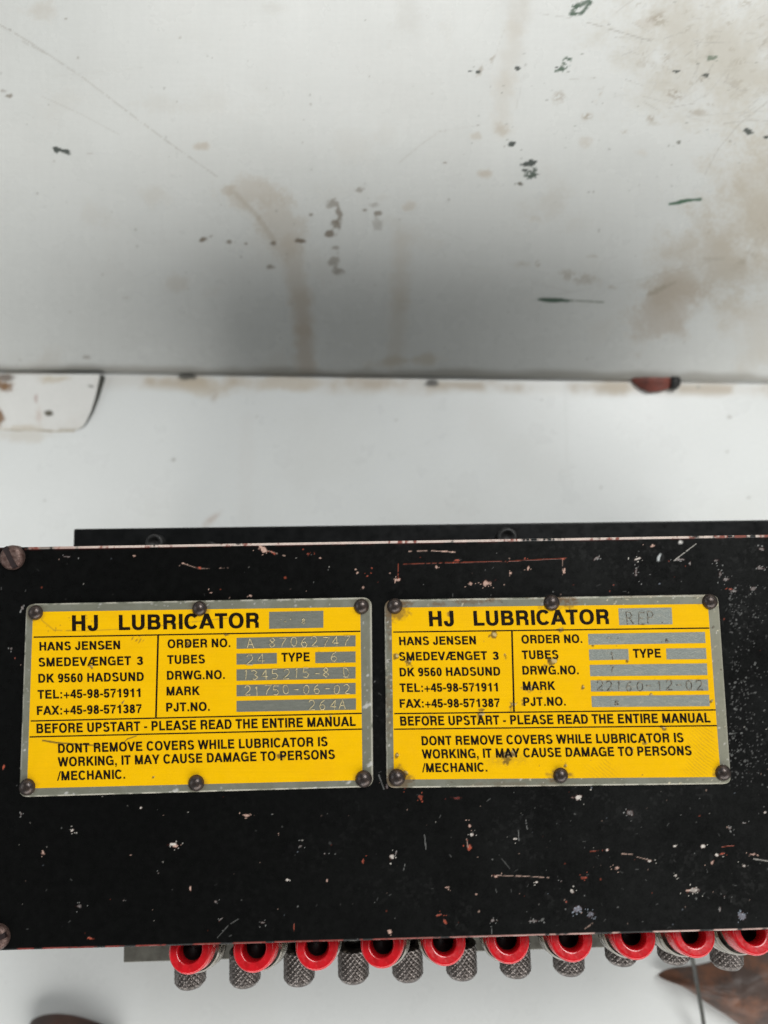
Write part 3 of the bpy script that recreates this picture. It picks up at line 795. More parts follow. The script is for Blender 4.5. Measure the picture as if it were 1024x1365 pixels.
def glyph(ch):
    V, H = VS, HS
    if ch == 'A': return 1.0, _d(0.12, 0, 0.5, 1, .215) + _d(0.88, 0, 0.5, 1, .215) + _r(.26, .21, .74, .36)
    if ch == 'B': return 1.0, _r(.1, 0, .1 + V, 1) + _r(.29, 1 - H, .6, 1) + _r(.29, .44, .62, .44 + H * .9) + _r(.29, 0, .62, H) + _arc(.6, .735, .29, .265, -90, 90) + _arc(.62, .295, .31, .295, -90, 90)
    if ch == 'C': return 1.0, _arc(.52, .5, .46, .52, 38, 322, 28)
    if ch == 'D': return 1.0, _r(.1, 0, .1 + V, 1) + _r(.29, 1 - H, .5, 1) + _r(.29, 0, .5, H) + _arc(.5, .5, .44, .5, -90, 90, 20)
    if ch == 'E': return .93, _r(.1, 0, .1 + V, 1) + _r(.29, 1 - H, .85, 1) + _r(.29, .43, .80, .43 + H) + _r(.29, 0, .87, H)
    if ch == 'F': return .85, _r(.1, 0, .1 + V, 1) + _r(.29, 1 - H, .81, 1) + _r(.29, .42, .74, .42 + H)
    if ch == 'G': return 1.08, _arc(.54, .5, .48, .52, 40, 318, 28) + _r(.57, .38, 1.0, .38 + H * .92) + _r(.83, 0, 1.0, .40)
    if ch == 'H': return 1.0, _r(.09, 0, .09 + V, 1) + _r(.91 - V, 0, .91, 1) + _r(.27, .43, .74, .43 + H)
    if ch == 'I': return .39, _r(.1, 0, .1 + V, 1)
    if ch == 'J': return .77, _r(.68 - V, .3, .68, 1) + _arc(.36, .31, .32, .33, 180, 360, 18) + _r(.04, .27, .04 + V, .34)
    if ch == 'K': return 1.0, _r(.1, 0, .1 + V, 1) + _d(.29, .36, .83, 1, .25) + _d(.86, 0, .47, .58, .24)
    if ch == 'L': return .85, _r(.1, 0, .1 + V, 1) + _r(.29, 0, .82, H)
    if ch == 'M': return 1.16, _r(.09, 0, .09 + V * .95, 1) + _r(1.07 - V * .95, 0, 1.07, 1) + _d(.58, 0, .22, 1, .20) + _d(.58, 0, .94, 1, .20)
    if ch == 'N': return 1.0, _r(.09, 0, .09 + V, 1) + _r(.91 - V, 0, .91, 1) + _d(.80, 0, .20, 1, .22)
    if ch == 'O': return 1.08, _arc(.54, .5, .48, .52, 0, 360, 40)
    if ch == 'P': return .93, _r(.1, 0, .1 + V, 1) + _r(.29, 1 - H, .56, 1) + _r(.29, .36, .56, .36 + H) + _arc(.55, .68, .32, .32, -90, 90)
    if ch == 'R': return 1.0, _r(.1, 0, .1 + V, 1) + _r(.29, 1 - H, .6, 1) + _r(.29, .40, .6, .40 + H) + _arc(.6, .70, .31, .30, -90, 90) + _arc(.60, .28, .27, .28, 20, 90, 8) + _r(.675, 0, .675 + V * .95, .36) 
    if ch == 'S': return .93, _arc(.46, .735, .37, .285, 15, 265, 22) + _arc(.48, .275, .40, .295, -165, 88, 22)
    if ch == 'T': return .85, _r(.03, 1 - H, .82, 1) + _r(.425 - V / 2, 0, .425 + V / 2, 1 - H)
    if ch == 'U': return 1.0, _r(.09, .36, .09 + V, 1) + _r(.91 - V, .36, .91, 1) + _arc(.5, .37, .41, .39, 180, 360, 20)
    if ch == 'V': return .93, _d(.465, 0, .12, 1, .21) + _d(.465, 0, .81, 1, .21)
    if ch == 'W': return 1.31, _d(.38, 0, .12, 1, .20) + _d(.38, 0, .655, 1, .19) + _d(.93, 0, .655, 1, .19) + _d(.93, 0, 1.19, 1, .20)
    if ch == 'X': return .93, _d(.12, 0, .80, 1, .23) + _d(.80, 0, .12, 1, .23)
    if ch == 'Y': return .93, _r(.465 - V / 2, 0, .465 + V / 2, .42) + _d(.465, .36, .12, 1, .21) + _d(.465, .36, .81, 1, .21)
    if ch == 'Æ': return 1.39, _d(.10, 0, .62, 1, .20) + _r(.62, 0, .62 + V, 1) + _r(.8, 1 - H, 1.31, 1) + _r(.8, .43, 1.26, .43 + H) + _r(.8, 0, 1.33, H) + _r(.26, .21, .64, .35)
    if ch == '0': return .77, _arc(.385, .49, .33, .51, 0, 360, 36)
    if ch == '1': return .77, _r(.33, 0, .33 + V, .98) + [[(.10, .66), (.34, .66), (.34, .80), (.10, .78)]] + [[(.34, .70), (.34, .98), (.38, .98), (.25, .78)]]
    if ch == '2': return .77, _arc(.385, .69, .33, .30, -35, 190, 18) + _d(.16, .12, .60, .52, .26) + _r(.05, 0, .72, H)
    if ch == '3': return .77, _arc(.38, .725, .31, .265, -90, 172, 18) + _arc(.38, .285, .335, .295, -172, 90, 18) + _r(.28, .44, .39, .57)
    if ch == '4': return .77, _r(.43, 0, .43 + V * .92, .98) + _r(.03, .21, .74, .21 + H * .95) + _d(.12, .30, .51, .98, .17)
    if ch == '5': return .77, _r(.14, 1 - H - .01, .68, .99) + _d(.155, .40, .20, .95, .17) + _arc(.37, .32, .345, .33, -168, 140, 22)
    if ch == '6': return .77, _arc(.39, .31, .33, .33, 0, 360, 26) + _arc(.42, .49, .36, .51, 48, 200, 18)
    if ch == '7': return .77, _r(.06, 1 - H - .01, .72, .99) + _arc(.95, 0, .72, .88, 118, 180, 10, wv=.2, wh=.18)
    if ch == '8': return .77, _arc(.385, .73, .295, .265, 0, 360, 26) + _arc(.385, .28, .335, .295, 0, 360, 26)
    if ch == '9': return .77, _arc(.38, .67, .33, .33, 0, 360, 26) + _arc(.35, .49, .36, .51, -132, 20, 18)
    if ch == '.': return .39, _r(.1, 0, .30, .2)
    if ch == ',': return .39, _r(.1, 0, .30, .2) + [[(.17, 0), (.30, 0), (.22, -.2), (.10, -.2)]]
    if ch == ':': return .46, _r(.13, 0, .33, .2) + _r(.13, .52, .33, .72)
    if ch == '+': return .81, _r(.06, .27, .75, .27 + .15) + _r(.33, .0, .33 + .15, .69)
    if ch == '-': return .46, _r(.04, .29, .42, .29 + .17)
    if ch == '/': return .39, _d(.02, -.02, .37, 1.0, .12)
    return .39, []


STAMP = {  # single-line punch characters on a 0..1 x 0..1 cell
    '0': [[(.5, 1), (.2, .85), (.1, .5), (.2, .15), (.5, 0), (.8, .15), (.9, .5), (.8, .85), (.5, 1)]],
    '1': [[(.3, .8), (.5, 1), (.5, 0)]],
    '2': [[(.1, .78), (.3, 1), (.7, 1), (.9, .75), (.8, .5), (.1, 0), (.95, 0)]],
    '3': [[(.1, .9), (.5, 1), (.9, .78), (.5, .53), (.95, .25), (.5, 0), (.1, .1)]],
    '4': [[(.7, 0), (.7, 1), (.05, .3), (.95, .3)]],
    '5': [[(.9, 1), (.2, 1), (.15, .55), (.6, .6), (.92, .3), (.6, 0), (.1, .08)]],
    '6': [[(.8, 1), (.35, .75), (.12, .35), (.3, .02), (.7, .02), (.9, .3), (.65, .55), (.2, .45)]],
    '7': [[(.05, 1), (.95, 1), (.45, .4), (.35, 0)]],
    '8': [[(.5, .53), (.15, .75), (.5, 1), (.85, .75), (.5, .53), (.08, .25), (.5, 0), (.92, .25), (.5, .53)]],
    'A': [[(.05, 0), (.5, 1), (.95, 0)], [(.22, .36), (.78, .36)]],
    'D': [[(.12, 0), (.12, 1), (.6, .95), (.9, .5), (.6, .05), (.12, 0)]],
    'R': [[(.1, 0), (.1, 1), (.65, 1), (.85, .76), (.65, .52), (.1, .52)], [(.5, .52), (.92, 0)]],
    'E': [[(.9, 1), (.1, 1), (.1, 0), (.92, 0)], [(.1, .52), (.7, .52)]],
    'P': [[(.1, 0), (.1, 1), (.65, 1), (.88, .75), (.65, .48), (.1, .48)]],
    '-': [[(.15, .5), (.85, .5)]], '.': [[(.45, .02), (.55, .08)]], "'": [[(.4, .8), (.6, 1)]],
}


# ------------------------------------------------------------------ name plates
def homog(src, dst):
    A = []; b = []
    for (x, y), (u, v) in zip(src, dst):
        A.append([x, y, 1, 0, 0, 0, -u * x, -u * y]); b.append(u)
        A.append([0, 0, 0, x, y, 1, -v * x, -v * y]); b.append(v)
    h = np.linalg.solve(np.array(A), np.array(b))
    return np.append(h, 1).reshape(3, 3)


def hap(Hm, x, y):
    x = np.asarray(x, float); y = np.asarray(y, float)
    w = Hm[2, 0] * x + Hm[2, 1] * y + Hm[2, 2]
    return (Hm[0, 0] * x + Hm[0, 1] * y + Hm[0, 2]) / w, (Hm[1, 0] * x + Hm[1, 1] * y + Hm[1, 2]) / w


PW_, PH_ = 0.1105, 0.0613        # plate size in metres (local: x right, y up from the lower left corner)
RECT = [(0, PH_), (PW_, PH_), (PW_, 0), (0, 0)]
def z1(x, y): return (x / 2.048, 780 + y / 2.048)
L_IMG = [z1(70, 51), z1(1015, 33), z1(1019, 552), z1(51, 580)]
def z2(x, y): return (500 + x / 2.048, 780 + y / 2.048)
R_IMG = [z2(25, 40), z2(938, 25), z2(974, 544), z2(31, 555)]
LAY = homog([(70, 51), (1015, 33), (1019, 552), (51, 580)], RECT)     # layout sketch -> plate
def lay(x, y): return hap(LAY, x, y)

T_PLATE = 0.0010
LINES = [('HJ', 197, 268, 125.5, 124.5, 43), ('LUBRICATOR', 325, 707, 123, 116.5, 41.5),
         ('HANS JENSEN', 108, 329, 179, 175, 23.5), ('SMEDEVÆNGET', 106, 358, 222.5, 218, 24), ('3', 374, 391, 218, 217.5, 23), ('DK 9560 HADSUND', 105, 393, 266.5, 261.5, 24),
         ('TEL:+45-98-571911', 103, 384, 310.5, 305.5, 24), ('FAX:+45-98-571387', 101, 387, 354.5, 349, 24),
         ('ORDER NO.', 458, 629, 172, 169, 23.5), ('TUBES', 457, 560, 215.5, 213.5, 24), ('DRWG.NO.', 456, 614, 258.5, 256, 24), ('MARK', 455, 546, 301.5, 300, 24), ('PJT.NO.', 454, 573, 345.5, 343, 24),
         ('TYPE', 769, 846, 209.5, 208, 24.5), ('BEFORE UPSTART - PLEASE READ THE ENTIRE MANUAL', 100, 972, 404.5, 384.5, 26),
         ('DONT REMOVE COVERS WHILE LUBRICATOR IS', 159, 895, 458.5, 439.5, 25.5), ('WORKING, IT MAY CAUSE DAMAGE TO PERSONS', 158, 915, 495.5, 474.5, 25.5), ('/MECHANIC.', 156, 342, 533.5, 528.5, 25)]
FIELDS = [[(735, 73), (883, 70), (883, 116), (735, 119)], [(646, 144), (971, 137), (971, 167), (646, 174)], [(646, 187), (756, 185), (756, 214), (646, 217)], [(861, 183), (971, 181), (971, 211), (861, 213)],
          [(646, 230), (971, 223), (971, 255), (646, 261)], [(646, 272.5), (971, 267), (971, 297.5), (646, 303.5)], [(646, 316), (972, 309), (972, 340), (646, 346)]]
RULES = [([(92, 142), (984, 126)], 3.6), ([(84, 371), (988, 350)], 3.6), ([(81, 414.5), (989, 393)], 3.6), ([(432, 137), (426, 361)], 5)]
YELLOW = [(90, 73), (984, 59.5), (990, 532.5), (74, 555)]


def build_plate(IMG, rivets, stamps, stampmat, wearfn, label):
    # plate local rectangle -> true shape on the lid
    TO = homog(RECT, IMG)

    def P3(lx, ly, z):
        px, py = hap(TO, lx, ly)
        return at(px, py, z)
    zt = LID + T_PLATE
    # body: fine sheet with rounded corners and rolled edge
    rc = 0.0028
    ys = np.unique(np.concatenate([np.linspace(0, rc, 14), np.linspace(rc, PH_ - rc, 190), np.linspace(PH_ - rc, PH_, 14)]))[::-1]
    sx = np.linspace(0, 1, 360)
    ins = np.where(ys < rc, rc - np.sqrt(np.maximum(0, rc ** 2 - (rc - ys) ** 2)), np.where(ys > PH_ - rc, rc - np.sqrt(np.maximum(0, rc ** 2 - (ys - PH_ + rc) ** 2)), 0))
    LX = ins[:, None] + sx[None] * (PW_ - 2 * ins[:, None]); LY = ys[:, None] * np.ones_like(sx)[None]
    P = P3(LX, LY, zt)
    PX, PY = topx(P)
    pp = Paint(PX, PY, (0.190, 0.192, 0.148))
    g = fbm(PX, PY, 18, 4, 61)
    pp.mix(sstep(0.45, 0.75, g) * 0.4, (0.24, 0.245, 0.21))
    rim = np.minimum(np.minimum(LX, PW_ - LX), np.minimum(LY, PH_ - LY))
    side = sstep(0.7, 0.95, LX / PW_) * 0.2
    pp.mix((1 - sstep(0.0001, 0.0007, rim)) * sstep(0.33, 0.55, fbm(PX, PY, 12, 3, 62) + side) * 0.9, (0.62, 0.59, 0.50))
    # the very edge rolls down
    roll_ = 1 - sstep(0.0, 0.0005, rim)
    P[..., 2] -= roll_ * 0.0004
    wearfn(pp, 'plate')
    pp.m *= 0.5
    n_r, n_c = P.shape[:2]
    bd = [(0, c) for c in range(n_c)] + [(r, n_c - 1) for r in range(1, n_r)] + [(n_r - 1, c) for c in range(n_c - 2, -1, -1)] + [(r, 0) for r in range(n_r - 2, 0, -1)]
    body = grid_mesh('name_plate', P, pp, M['plate'], lub, flip=True)
    sol = body.modifiers.new('thickness', 'SOLIDIFY'); sol.thickness = T_PLATE * 0.6; sol.offset = -1
    body['label'] = label
    # yellow print
    c4 = [lay(*p) for p in YELLOW]
    a = np.linspace(0, 1, 420); b = np.linspace(0, 1, 230)
    A_, B_ = np.meshgrid(a, b)
    def bil(i): return (c4[0][i] * (1 - A_) + c4[1][i] * A_) * (1 - B_) + (c4[3][i] * (1 - A_) + c4[2][i] * A_) * B_
    YX, YY = bil(0), bil(1)
    P = P3(YX, YY, zt + 0.00004)
    PX, PY = topx(P)
    yp = Paint(PX, PY, (0.80, 0.455, 0.001))
    yp.mix(sstep(0.4, 0.75, fbm(PX, PY, 40, 4, 71)) * 0.3, (0.76, 0.40, 0.003))
    brush = vnoise(PX / 60, PY / 0.8, 72)
    yp.c *= (1 + (brush[..., None] - 0.5) * 0.05)
    yp.m *= 0
    wearfn(yp, 'yellow')
    grid_mesh('yellow_panel', P, yp, M['yellow'], body, flip=True)
    # rules
    for (p0, p1), w in RULES:
        d = np.array([p1[0] - p0[0], p1[1] - p0[1]], float); d /= np.linalg.norm(d); n = np.array([-d[1], d[0]]) * w / 2
        cs = [(p0[0] + n[0], p0[1] + n[1]), (p1[0] + n[0], p1[1] + n[1]), (p1[0] - n[0], p1[1] - n[1]), (p0[0] - n[0], p0[1] - n[1])]
        v = [P3(*lay(*c), zt + 0.00007) for c in cs]
        from_py('ruled_line', v, [(3, 2, 1, 0)] if True else [], M['ink'], body)
    # bare fields
    for cs in FIELDS:
        v = [P3(*lay(*c), zt + 0.00008) for c in cs]
        from_py('blank_field', v, [(0, 1, 2, 3)][::-1], M['field'] if IMG is L_IMG else M['field_worn'], body)
    # lettering, one mesh per line of text
    for (txt, x0, x1, y0, y1, hh) in LINES:
        adv = 0; polys = []
        for ch in txt:
            w, ps = glyph(ch)
            for q in ps: polys.append([(x + adv, y) for x, y in q])
            adv += w + 0.0
        xs = [p[0] for q in polys for p in q]
        mn, mx = min(xs), max(xs)
        verts, faces = [], []
        ang = math.atan2(y1 - y0, x1 - x0)
        for j, q in enumerate(polys):
            idx = []
            ar = sum(q[i][0] * q[(i + 1) % 4][1] - q[(i + 1) % 4][0] * q[i][1] for i in range(4))
            if ar < 0: q = q[::-1]
            for (gx_, gy_) in q:
                t = (gx_ - mn) / (mx - mn)
                xx = x0 + (x1 - x0) * t; yy = y0 + (y1 - y0) * t
                xx += math.sin(ang) * gy_ * hh; yy -= math.cos(ang) * gy_ * hh
                xx += -0.02 * gy_ * hh * 0
                idx.append(len(verts)); verts.append(P3(*lay(xx, yy), zt + 0.00010 + (j % 7) * 2e-6))
            faces.append(idx)
        from_py('lettering', verts, faces, M['ink'], body)
    # punched characters
    for (txt, x0, x1, y0, y1, hh) in stamps:
        bm = bmesh.new()
        n = len(txt); cw = (x1 - x0) / n
        for j, ch in enumerate(txt):
            if ch not in STAMP: continue
            t = (j + 0.5) / n
            ox = x0 + cw * (j + 0.16) + random.uniform(-2.2, 2.2); oy = y0 + (y1 - y0) * t + random.uniform(-2, 2)
            tilt = random.uniform(-0.14, 0.14)
            for st in STAMP[ch]:
                pts = []
                for (sx_, sy_), (tx_, ty_) in zip(st[:-1], st[1:]):
                    for k in range(4):
                        u = sx_ + (tx_ - sx_) * k / 4; w = sy_ + (ty_ - sy_) * k / 4
                        pts.append((u, w))
                pts.append(st[-1])
                pl = [Vector(P3(*lay(ox + (u + tilt * w) * cw * 0.68, oy - w * hh), zt + 0.00012 + random.uniform(-2, 3) * 1e-5)) for u, w in pts]
                tube(pl, 0.00015, 6, bm)
        from_bm('stamped_number', bm, stampmat, body, True)
    # rivets
    for (px, py, r) in rivets:
        c = at1(px, py, zt); rr = r * 0.235 / 986
        prof = [(0, rr * 0.80)] + [(rr * math.sin(t), rr * 0.80 * math.cos(t)) for t in np.linspace(0.15, 1.5, 12)] + [(rr * 1.03, 0.00002), (rr * 1.03, -0.0002)]
        bm = lathe(prof, 32)
        for v in bm.verts:
            v.co.x += 0.008 * rr * math.sin(v.co.y / rr * 3 + px); v.co.y += 0.008 * rr * math.cos(v.co.x / rr * 2.4 + py)
        o = from_bm('rivet', bm, M['rivet'], body, True)
        o.location = c
    return body


def dent(p, x, y, r, kind):
    if kind == 'yellow':
        p.blob(x, y, r, r * 0.7, (0.10, 0.06, 0.02), 0.85, random.uniform(0, 180), 0.6, 1.3, 1.6, h=-0.9)
        p.blob(x + r * 0.4, y - r * 0.2, r * 0.5, r * 0.35, (0.55, 0.42, 0.18), 0.9, 20, 0.5, 1.2, 1.6, h=0.9)
    else:
        p.blob(x, y, r, r * 0.7, (0.13, 0.085, 0.045), 0.6, 0, 0.5, 1.2, 1.0, h=-0.4)


def wear_left(p, kind):
    for (px, py) in ((45, 817), (266, 811), (482, 808), (36, 1049), (262, 1044), (485, 1039)):
        p.blob(px, py, 14, 13, (0.10, 0.065, 0.03), 0.55, 0, 0.7, 0.6)
    if kind == 'yellow':
        p.line([(57, 987), (75, 990), (130, 994)], 1.0, (0.09, 0.06, 0.02), 0.85, 0.5, 1.0)
        p.line([(164, 991), (170, 985), (182, 981)], 0.9, (0.09, 0.06, 0.02), 0.8)
        p.line([(55, 826), (72, 840), (110, 841), (180, 838), (320, 822)], 0.7, (0.25, 0.15, 0.02), 0.55, 0.6, 1.0, 0.2)
        for j in range(14):
            x = RNG.uniform(55, 135); y = RNG.uniform(820, 842); p.blob(x, y, RNG.uniform(0.8, 2), 0.8, (0.2, 0.12, 0.02), 0.6, RNG.uniform(0, 90), 0.5)
        for j in range(10):
            x = RNG.uniform(155, 195); y = 852 + RNG.normal(0, 2); p.blob(x, y, 2.4, 0.9, (0.22, 0.13, 0.02), 0.55, -50, 0.5)
        for (x, y, r) in ((121, 889, 4), (252, 858, 3), (163, 937, 2.5), (375, 1008, 6), (440, 955, 3), (204, 1036, 3), (300, 845, 3), (140, 863, 2)):
            dent(p, x, y, r, kind)
        p.line([(425, 868), (430, 884)], 0.8, (0.2, 0.13, 0.03), 0.6)
    else:
        for j in range(120):
            s = RNG.integers(0, 4)
            x, y = ((RNG.uniform(36, 494), RNG.uniform(798, 812)), (RNG.uniform(36, 494), RNG.uniform(1040, 1062)), (RNG.uniform(28, 44), RNG.uniform(806, 1060)), (RNG.uniform(484, 497), RNG.uniform(800, 1050)))[s]
            p.blob(x, y, RNG.uniform(0.7, 2.2), RNG.uniform(0.6, 1.4), (0.46, 0.45, 0.42), RNG.uniform(0.3, 0.9), RNG.uniform(0, 180), 0.5, 1.1, 1.0)
        for (x, y, r) in ((236, 1053, 5), (490, 940, 5), (493, 1020, 5), (465, 1043, 4), (88, 1057, 3), (455, 797, 3), (490, 900, 3), (33, 1000, 2), (420, 1052, 4)):
            p.blob(x, y, r, r * 0.6, (0.55, 0.54, 0.51), 0.8, -30, 0.5, 1.2, 1.0)


def wear_right(p, kind):
    for (px, py, r) in ((527, 809, 19), (737, 803, 21), (946, 801, 12), (529, 1038, 16), (748, 1033, 14), (964, 1030, 13)):
        p.blob(px, py, r, r * 0.8, (0.13, 0.075, 0.03), 0.7, 0, 0.6, 0.9, 0.8)
    if kind == 'yellow':
        for (x, y, r) in ((657, 847, 5), (672, 873, 4), (545, 882, 5), (528, 875, 4), (735, 882, 7), (730, 878, 4), (703, 918, 7), (698, 936, 4), (682, 941, 7), (640, 953, 7), (573, 955, 3), (600, 818, 5),
                          (745, 824, 5), (763, 826, 4), (746, 840, 4), (676, 1008, 9), (682, 1003, 6), (860, 991, 4), (842, 998, 3), (883, 970, 4), (777, 916, 2.5), (529, 1007, 3), (540, 1030, 5), (753, 1022, 5), (867, 927, 3), (836, 880, 3), (790, 860, 3), (948, 935, 3)):
            dent(p, x, y, r, kind)
        p.blob(680, 1012, 26, 10, (0.35, 0.2, 0.02), 0.35, 0, 0.9, 0.9, 1.0, breakup=0.1)
        # fine rubbed lines at the right
        zone = sstep(850, 930, p.x) * sstep(925, 965, p.y) + 0.8 * sstep(770, 800, p.x) * (1 - sstep(815, 835, p.x)) * sstep(1000, 1010, p.y)
        st = np.sin((p.x * 0.75 - p.y * 0.9 + 10 * p.n2) * 1.35)
        p.mix(np.clip(zone, 0, 1) * sstep(0.45, 0.9, st) * sstep(0.35, 0.6, p.n2 + 0.5) * 0.45, (0.30, 0.18, 0.02))
        for j in range(60):
            x = RNG.uniform(525, 960); y = RNG.uniform(812, 1035)
            p.blob(x, y, RNG.uniform(0.6, 1.4), 0.8, (0.2, 0.12, 0.03), RNG.uniform(0.3, 0.8), RNG.uniform(0, 180), 0.5, 1.0)
    else:
        for (x, y, rx, ry, o) in ((545, 803, 22, 5, 0.6), (585, 805, 10, 4, 0.7), (620, 801, 26, 5, 0.7), (655, 799, 14, 4, 0.7), (735, 797, 34, 6, 0.75), (520, 850, 5, 30, 0.5), (520, 910, 5, 14, 0.5), (518, 955, 5, 25, 0.4), (870, 794, 60, 3, 0.35), (700, 1046, 90, 4, 0.3)):
            p.blob(x, y, rx, ry, (0.14, 0.08, 0.035), o, 0, 0.7, 1.2, 1.0, breakup=0.2)
        p.mix(sstep(900, 960, p.x) * 0.5, (0.30, 0.29, 0.22))
        for j in range(240):
            s = RNG.integers(0, 4)
            x, y = ((RNG.uniform(514, 957), RNG.uniform(793, 808)), (RNG.uniform(516, 974), RNG.uniform(1034, 1050)), (RNG.uniform(514, 526), RNG.uniform(800, 1050)), (RNG.uniform(948, 975), RNG.uniform(800, 1045)))[s]
            c = ((0.50, 0.45, 0.32), (0.08, 0.06, 0.04), (0.50, 0.48, 0.44))[RNG.integers(0, 3)]
            p.blob(x, y, RNG.uniform(0.7, 2.4), RNG.uniform(0.6, 1.5), c, RNG.uniform(0.3, 0.9), RNG.uniform(0, 180), 0.5, 1.1, 1.0, h=-0.2)


rivL = [z1(98, 75) + (9.6,), z1(545, 64) + (9.6,), z1(987, 58) + (9.8,), z1(75, 551) + (10.4,), z1(536, 540) + (10.2,), z1(993, 529) + (10.6,)]
rivR = [z2(54, 57) + (10,), z2(482, 48) + (10.3,), z2(914, 45) + (9.8,), z2(60, 525) + (10.6,), z2(507, 519) + (9.4,), z2(950, 512) + (9.8,)]
build_plate(L_IMG, rivL,
            [('A 87062747', 672, 960, 172, 166, 26), ('24', 664, 726, 216, 214, 27), ('6.', 895, 955, 210, 208, 26), ('1345215-8 D', 655, 962, 258, 251, 26), ('21750-06-02', 660, 960, 301, 295, 25), ('264A', 838, 950, 341, 337, 26), ("'-'", 760, 800, 105, 104, 12), ('8', 823, 839, 104, 103, 13)],
            M['stamp_gold'], wear_left, 'yellow name plate stamped with an order number, clean zinc border')
k = (1019 - 51) / (974 - 31)
build_plate(R_IMG, rivR,
            [('REP.', 752, 868, 117, 114, 33), ('22160-12-02', 656, 962, 301, 296, 26), ('1', 704, 722, 213, 212, 20), ('7', 702, 716, 251, 250, 16), ('8', 706, 724, 342, 341, 13), ('.8', 846, 872, 165, 164, 9), ('-.', 690, 740, 158, 157, 8)],
            M['stamp_dark'], wear_right, 'yellow name plate stamped REP. with dented, rust-stained border')

# ------------------------------------------------------------------ outlets with red caps
caps = [253, 338, 423, 508, 592.5, 677, 762, 845, 925, 1005]
ZR = LID - 0.0085
RC = 27.0 * (CAMZ - ZR) / F
red_prof = [(RC * .97, -0.0085), (RC, -0.0078), (RC, -0.0012), (RC * .97, -0.0005), (RC * .92, -0.0001), (RC * .86, 0.0), (RC * .66, -0.0004), (RC * .60, -0.0003), (RC * .575, -0.0005), (RC * .55, -0.0011), (RC * .52, -0.0024), (RC * .49, -0.0045), (RC * .47, -0.0070)]
bore_prof = [(RC * .478, -0.0052), (RC * .46, -0.0080), (RC * .44, -0.0102), (0, -0.0105)]
body_prof = [(0.0, -0.0108), (RC * .60, -0.0108), (RC * .90, -0.0084), (RC * .92, -0.0108), (RC * 1.06, -0.0112), (RC * 1.13, -0.0122), (RC * 1.14, -0.0128), (RC * 1.14, -0.0142), (RC * 1.11, -0.0146), (RC * 1.11, -0.0152),
             (RC * 1.15, -0.0156), (RC * 1.15, -0.0172), (RC * 1.12, -0.0176), (RC * 1.12, -0.0182), (RC * 1.15, -0.0186), (RC * 1.15, -0.0215), (RC * 1.06, -0.0228), (RC * .80, -0.0235), (RC * .80, -0.034), (RC * .7, -0.0355), (0, -0.0355)]


def copy_tree(o, parent):
    c = o.copy(); COL.objects.link(c); c.parent = parent
    for ch in [x for x in bpy.data.objects if x.parent == o]:
        copy_tree(ch, c)
    return c


bmb = lathe(body_prof, 56)
tube([(0, 0.002, -0.029), (0, 0.012, -0.025), (0, 0.034, -0.017)], 0.0035, 20, bmb)
out0 = from_bm('outlet_fitting', bmb, M['steel'], lub, True)
from_bm('red_cap', lathe(red_prof, 56), M['red'], out0, True)
from_bm('bore', lathe(bore_prof, 40), M['bore'], out0, True)
for me_o in (out0,):
    me_o.modifiers.new('edges', 'EDGE_SPLIT').split_angle = math.radians(35)
for i, x in enumerate(caps):
    o = out0 if i == 0 else copy_tree(out0, lub)
    y = 1267 - (x - 253) * 0.0335
    o.location = at1(x + random.uniform(-.6, .6), y + random.uniform(-.6, .6), ZR)
    o.rotation_euler = (math.radians(-19 + random.uniform(-1.2, 1.2)), math.radians((x - 590) * -0.004 + random.uniform(-1.2, 1.2)), random.uniform(-.2, .2))

# ------------------------------------------------------------------ knurled knobs
ZK = LID - 0.046
RK = 0.0056
KL = 0.0118
nu, nv = 176, 60
vs, fs = [], []
for j in range(nv + 1):
    z = KL * j / nv
    for i in range(nu):
        a = 2 * math.pi * i / nu
        r = RK
        ch = min(z, KL - z)
        cb = 0.0014
        if KL - z < cb: r = RK - (cb - (KL - z)) * 0.85
        if z < 0.0008: r = RK - (0.0008 - z)
        n = 18
        u1 = n * a / 2 / math.pi + z / 0.0020; u2 = n * a / 2 / math.pi - z / 0.0020
        t1 = abs((u1 % 1) - 0.5) * 2; t2 = abs((u2 % 1) - 0.5) * 2
        dia = min(1.0, 1.7 * min(1 - t1, 1 - t2))
        fade = min(1, max(0, (ch - 0.0004) / 0.0006))
        r -= 0.00026 * (1 - dia) * fade
        vs.append((r * math.cos(a), -z, r * math.sin(a)))
for j in range(nv):
    for i in range(nu):
        i2 = (i + 1) % nu
        fs.append((j * nu + i, j * nu + i2, (j + 1) * nu + i2, (j + 1) * nu + i))
fs.append(tuple(range(nu))[::-1]); fs.append(tuple(nv * nu + i for i in range(nu)))
knob0 = from_py('knurled_knob', vs, [f[::-1] for f in fs], M['knurl'], lub)
bm = lathe([(0, -0.034), (0.0026, -0.034), (0.0026, -0.0065), (0.0036, -0.0062), (0.0038, -0.0055), (0.0038, -0.0030), (0.0030, -0.0022), (0.0030, 0.0004), (0, 0.0004)], 32, axis='-Y')
from_bm('knob_neck', bm, M['steel'], knob0, True)
knobs = [(248.5, 1323), (322.5, 1321), (396.5, 1318.5), (470, 1315.5), (543.5, 1313), (617, 1310.5), (690, 1307.5), (762.5, 1305), (833.5, 1291.5), (905, 1289.5), (977.5, 1297)]
for i, (x, y) in enumerate(knobs):
    o = knob0 if i == 0 else copy_tree(knob0, lub)
    p = at1(x, y - 1.0, ZK + RK * 0.9)
    o.location = Vector((p.x, p.y + KL, ZK))
    o.rotation_euler = (math.radians(random.uniform(-1.5, 1.5)), random.uniform(-.5, .5), math.radians(random.uniform(-1, 1)))

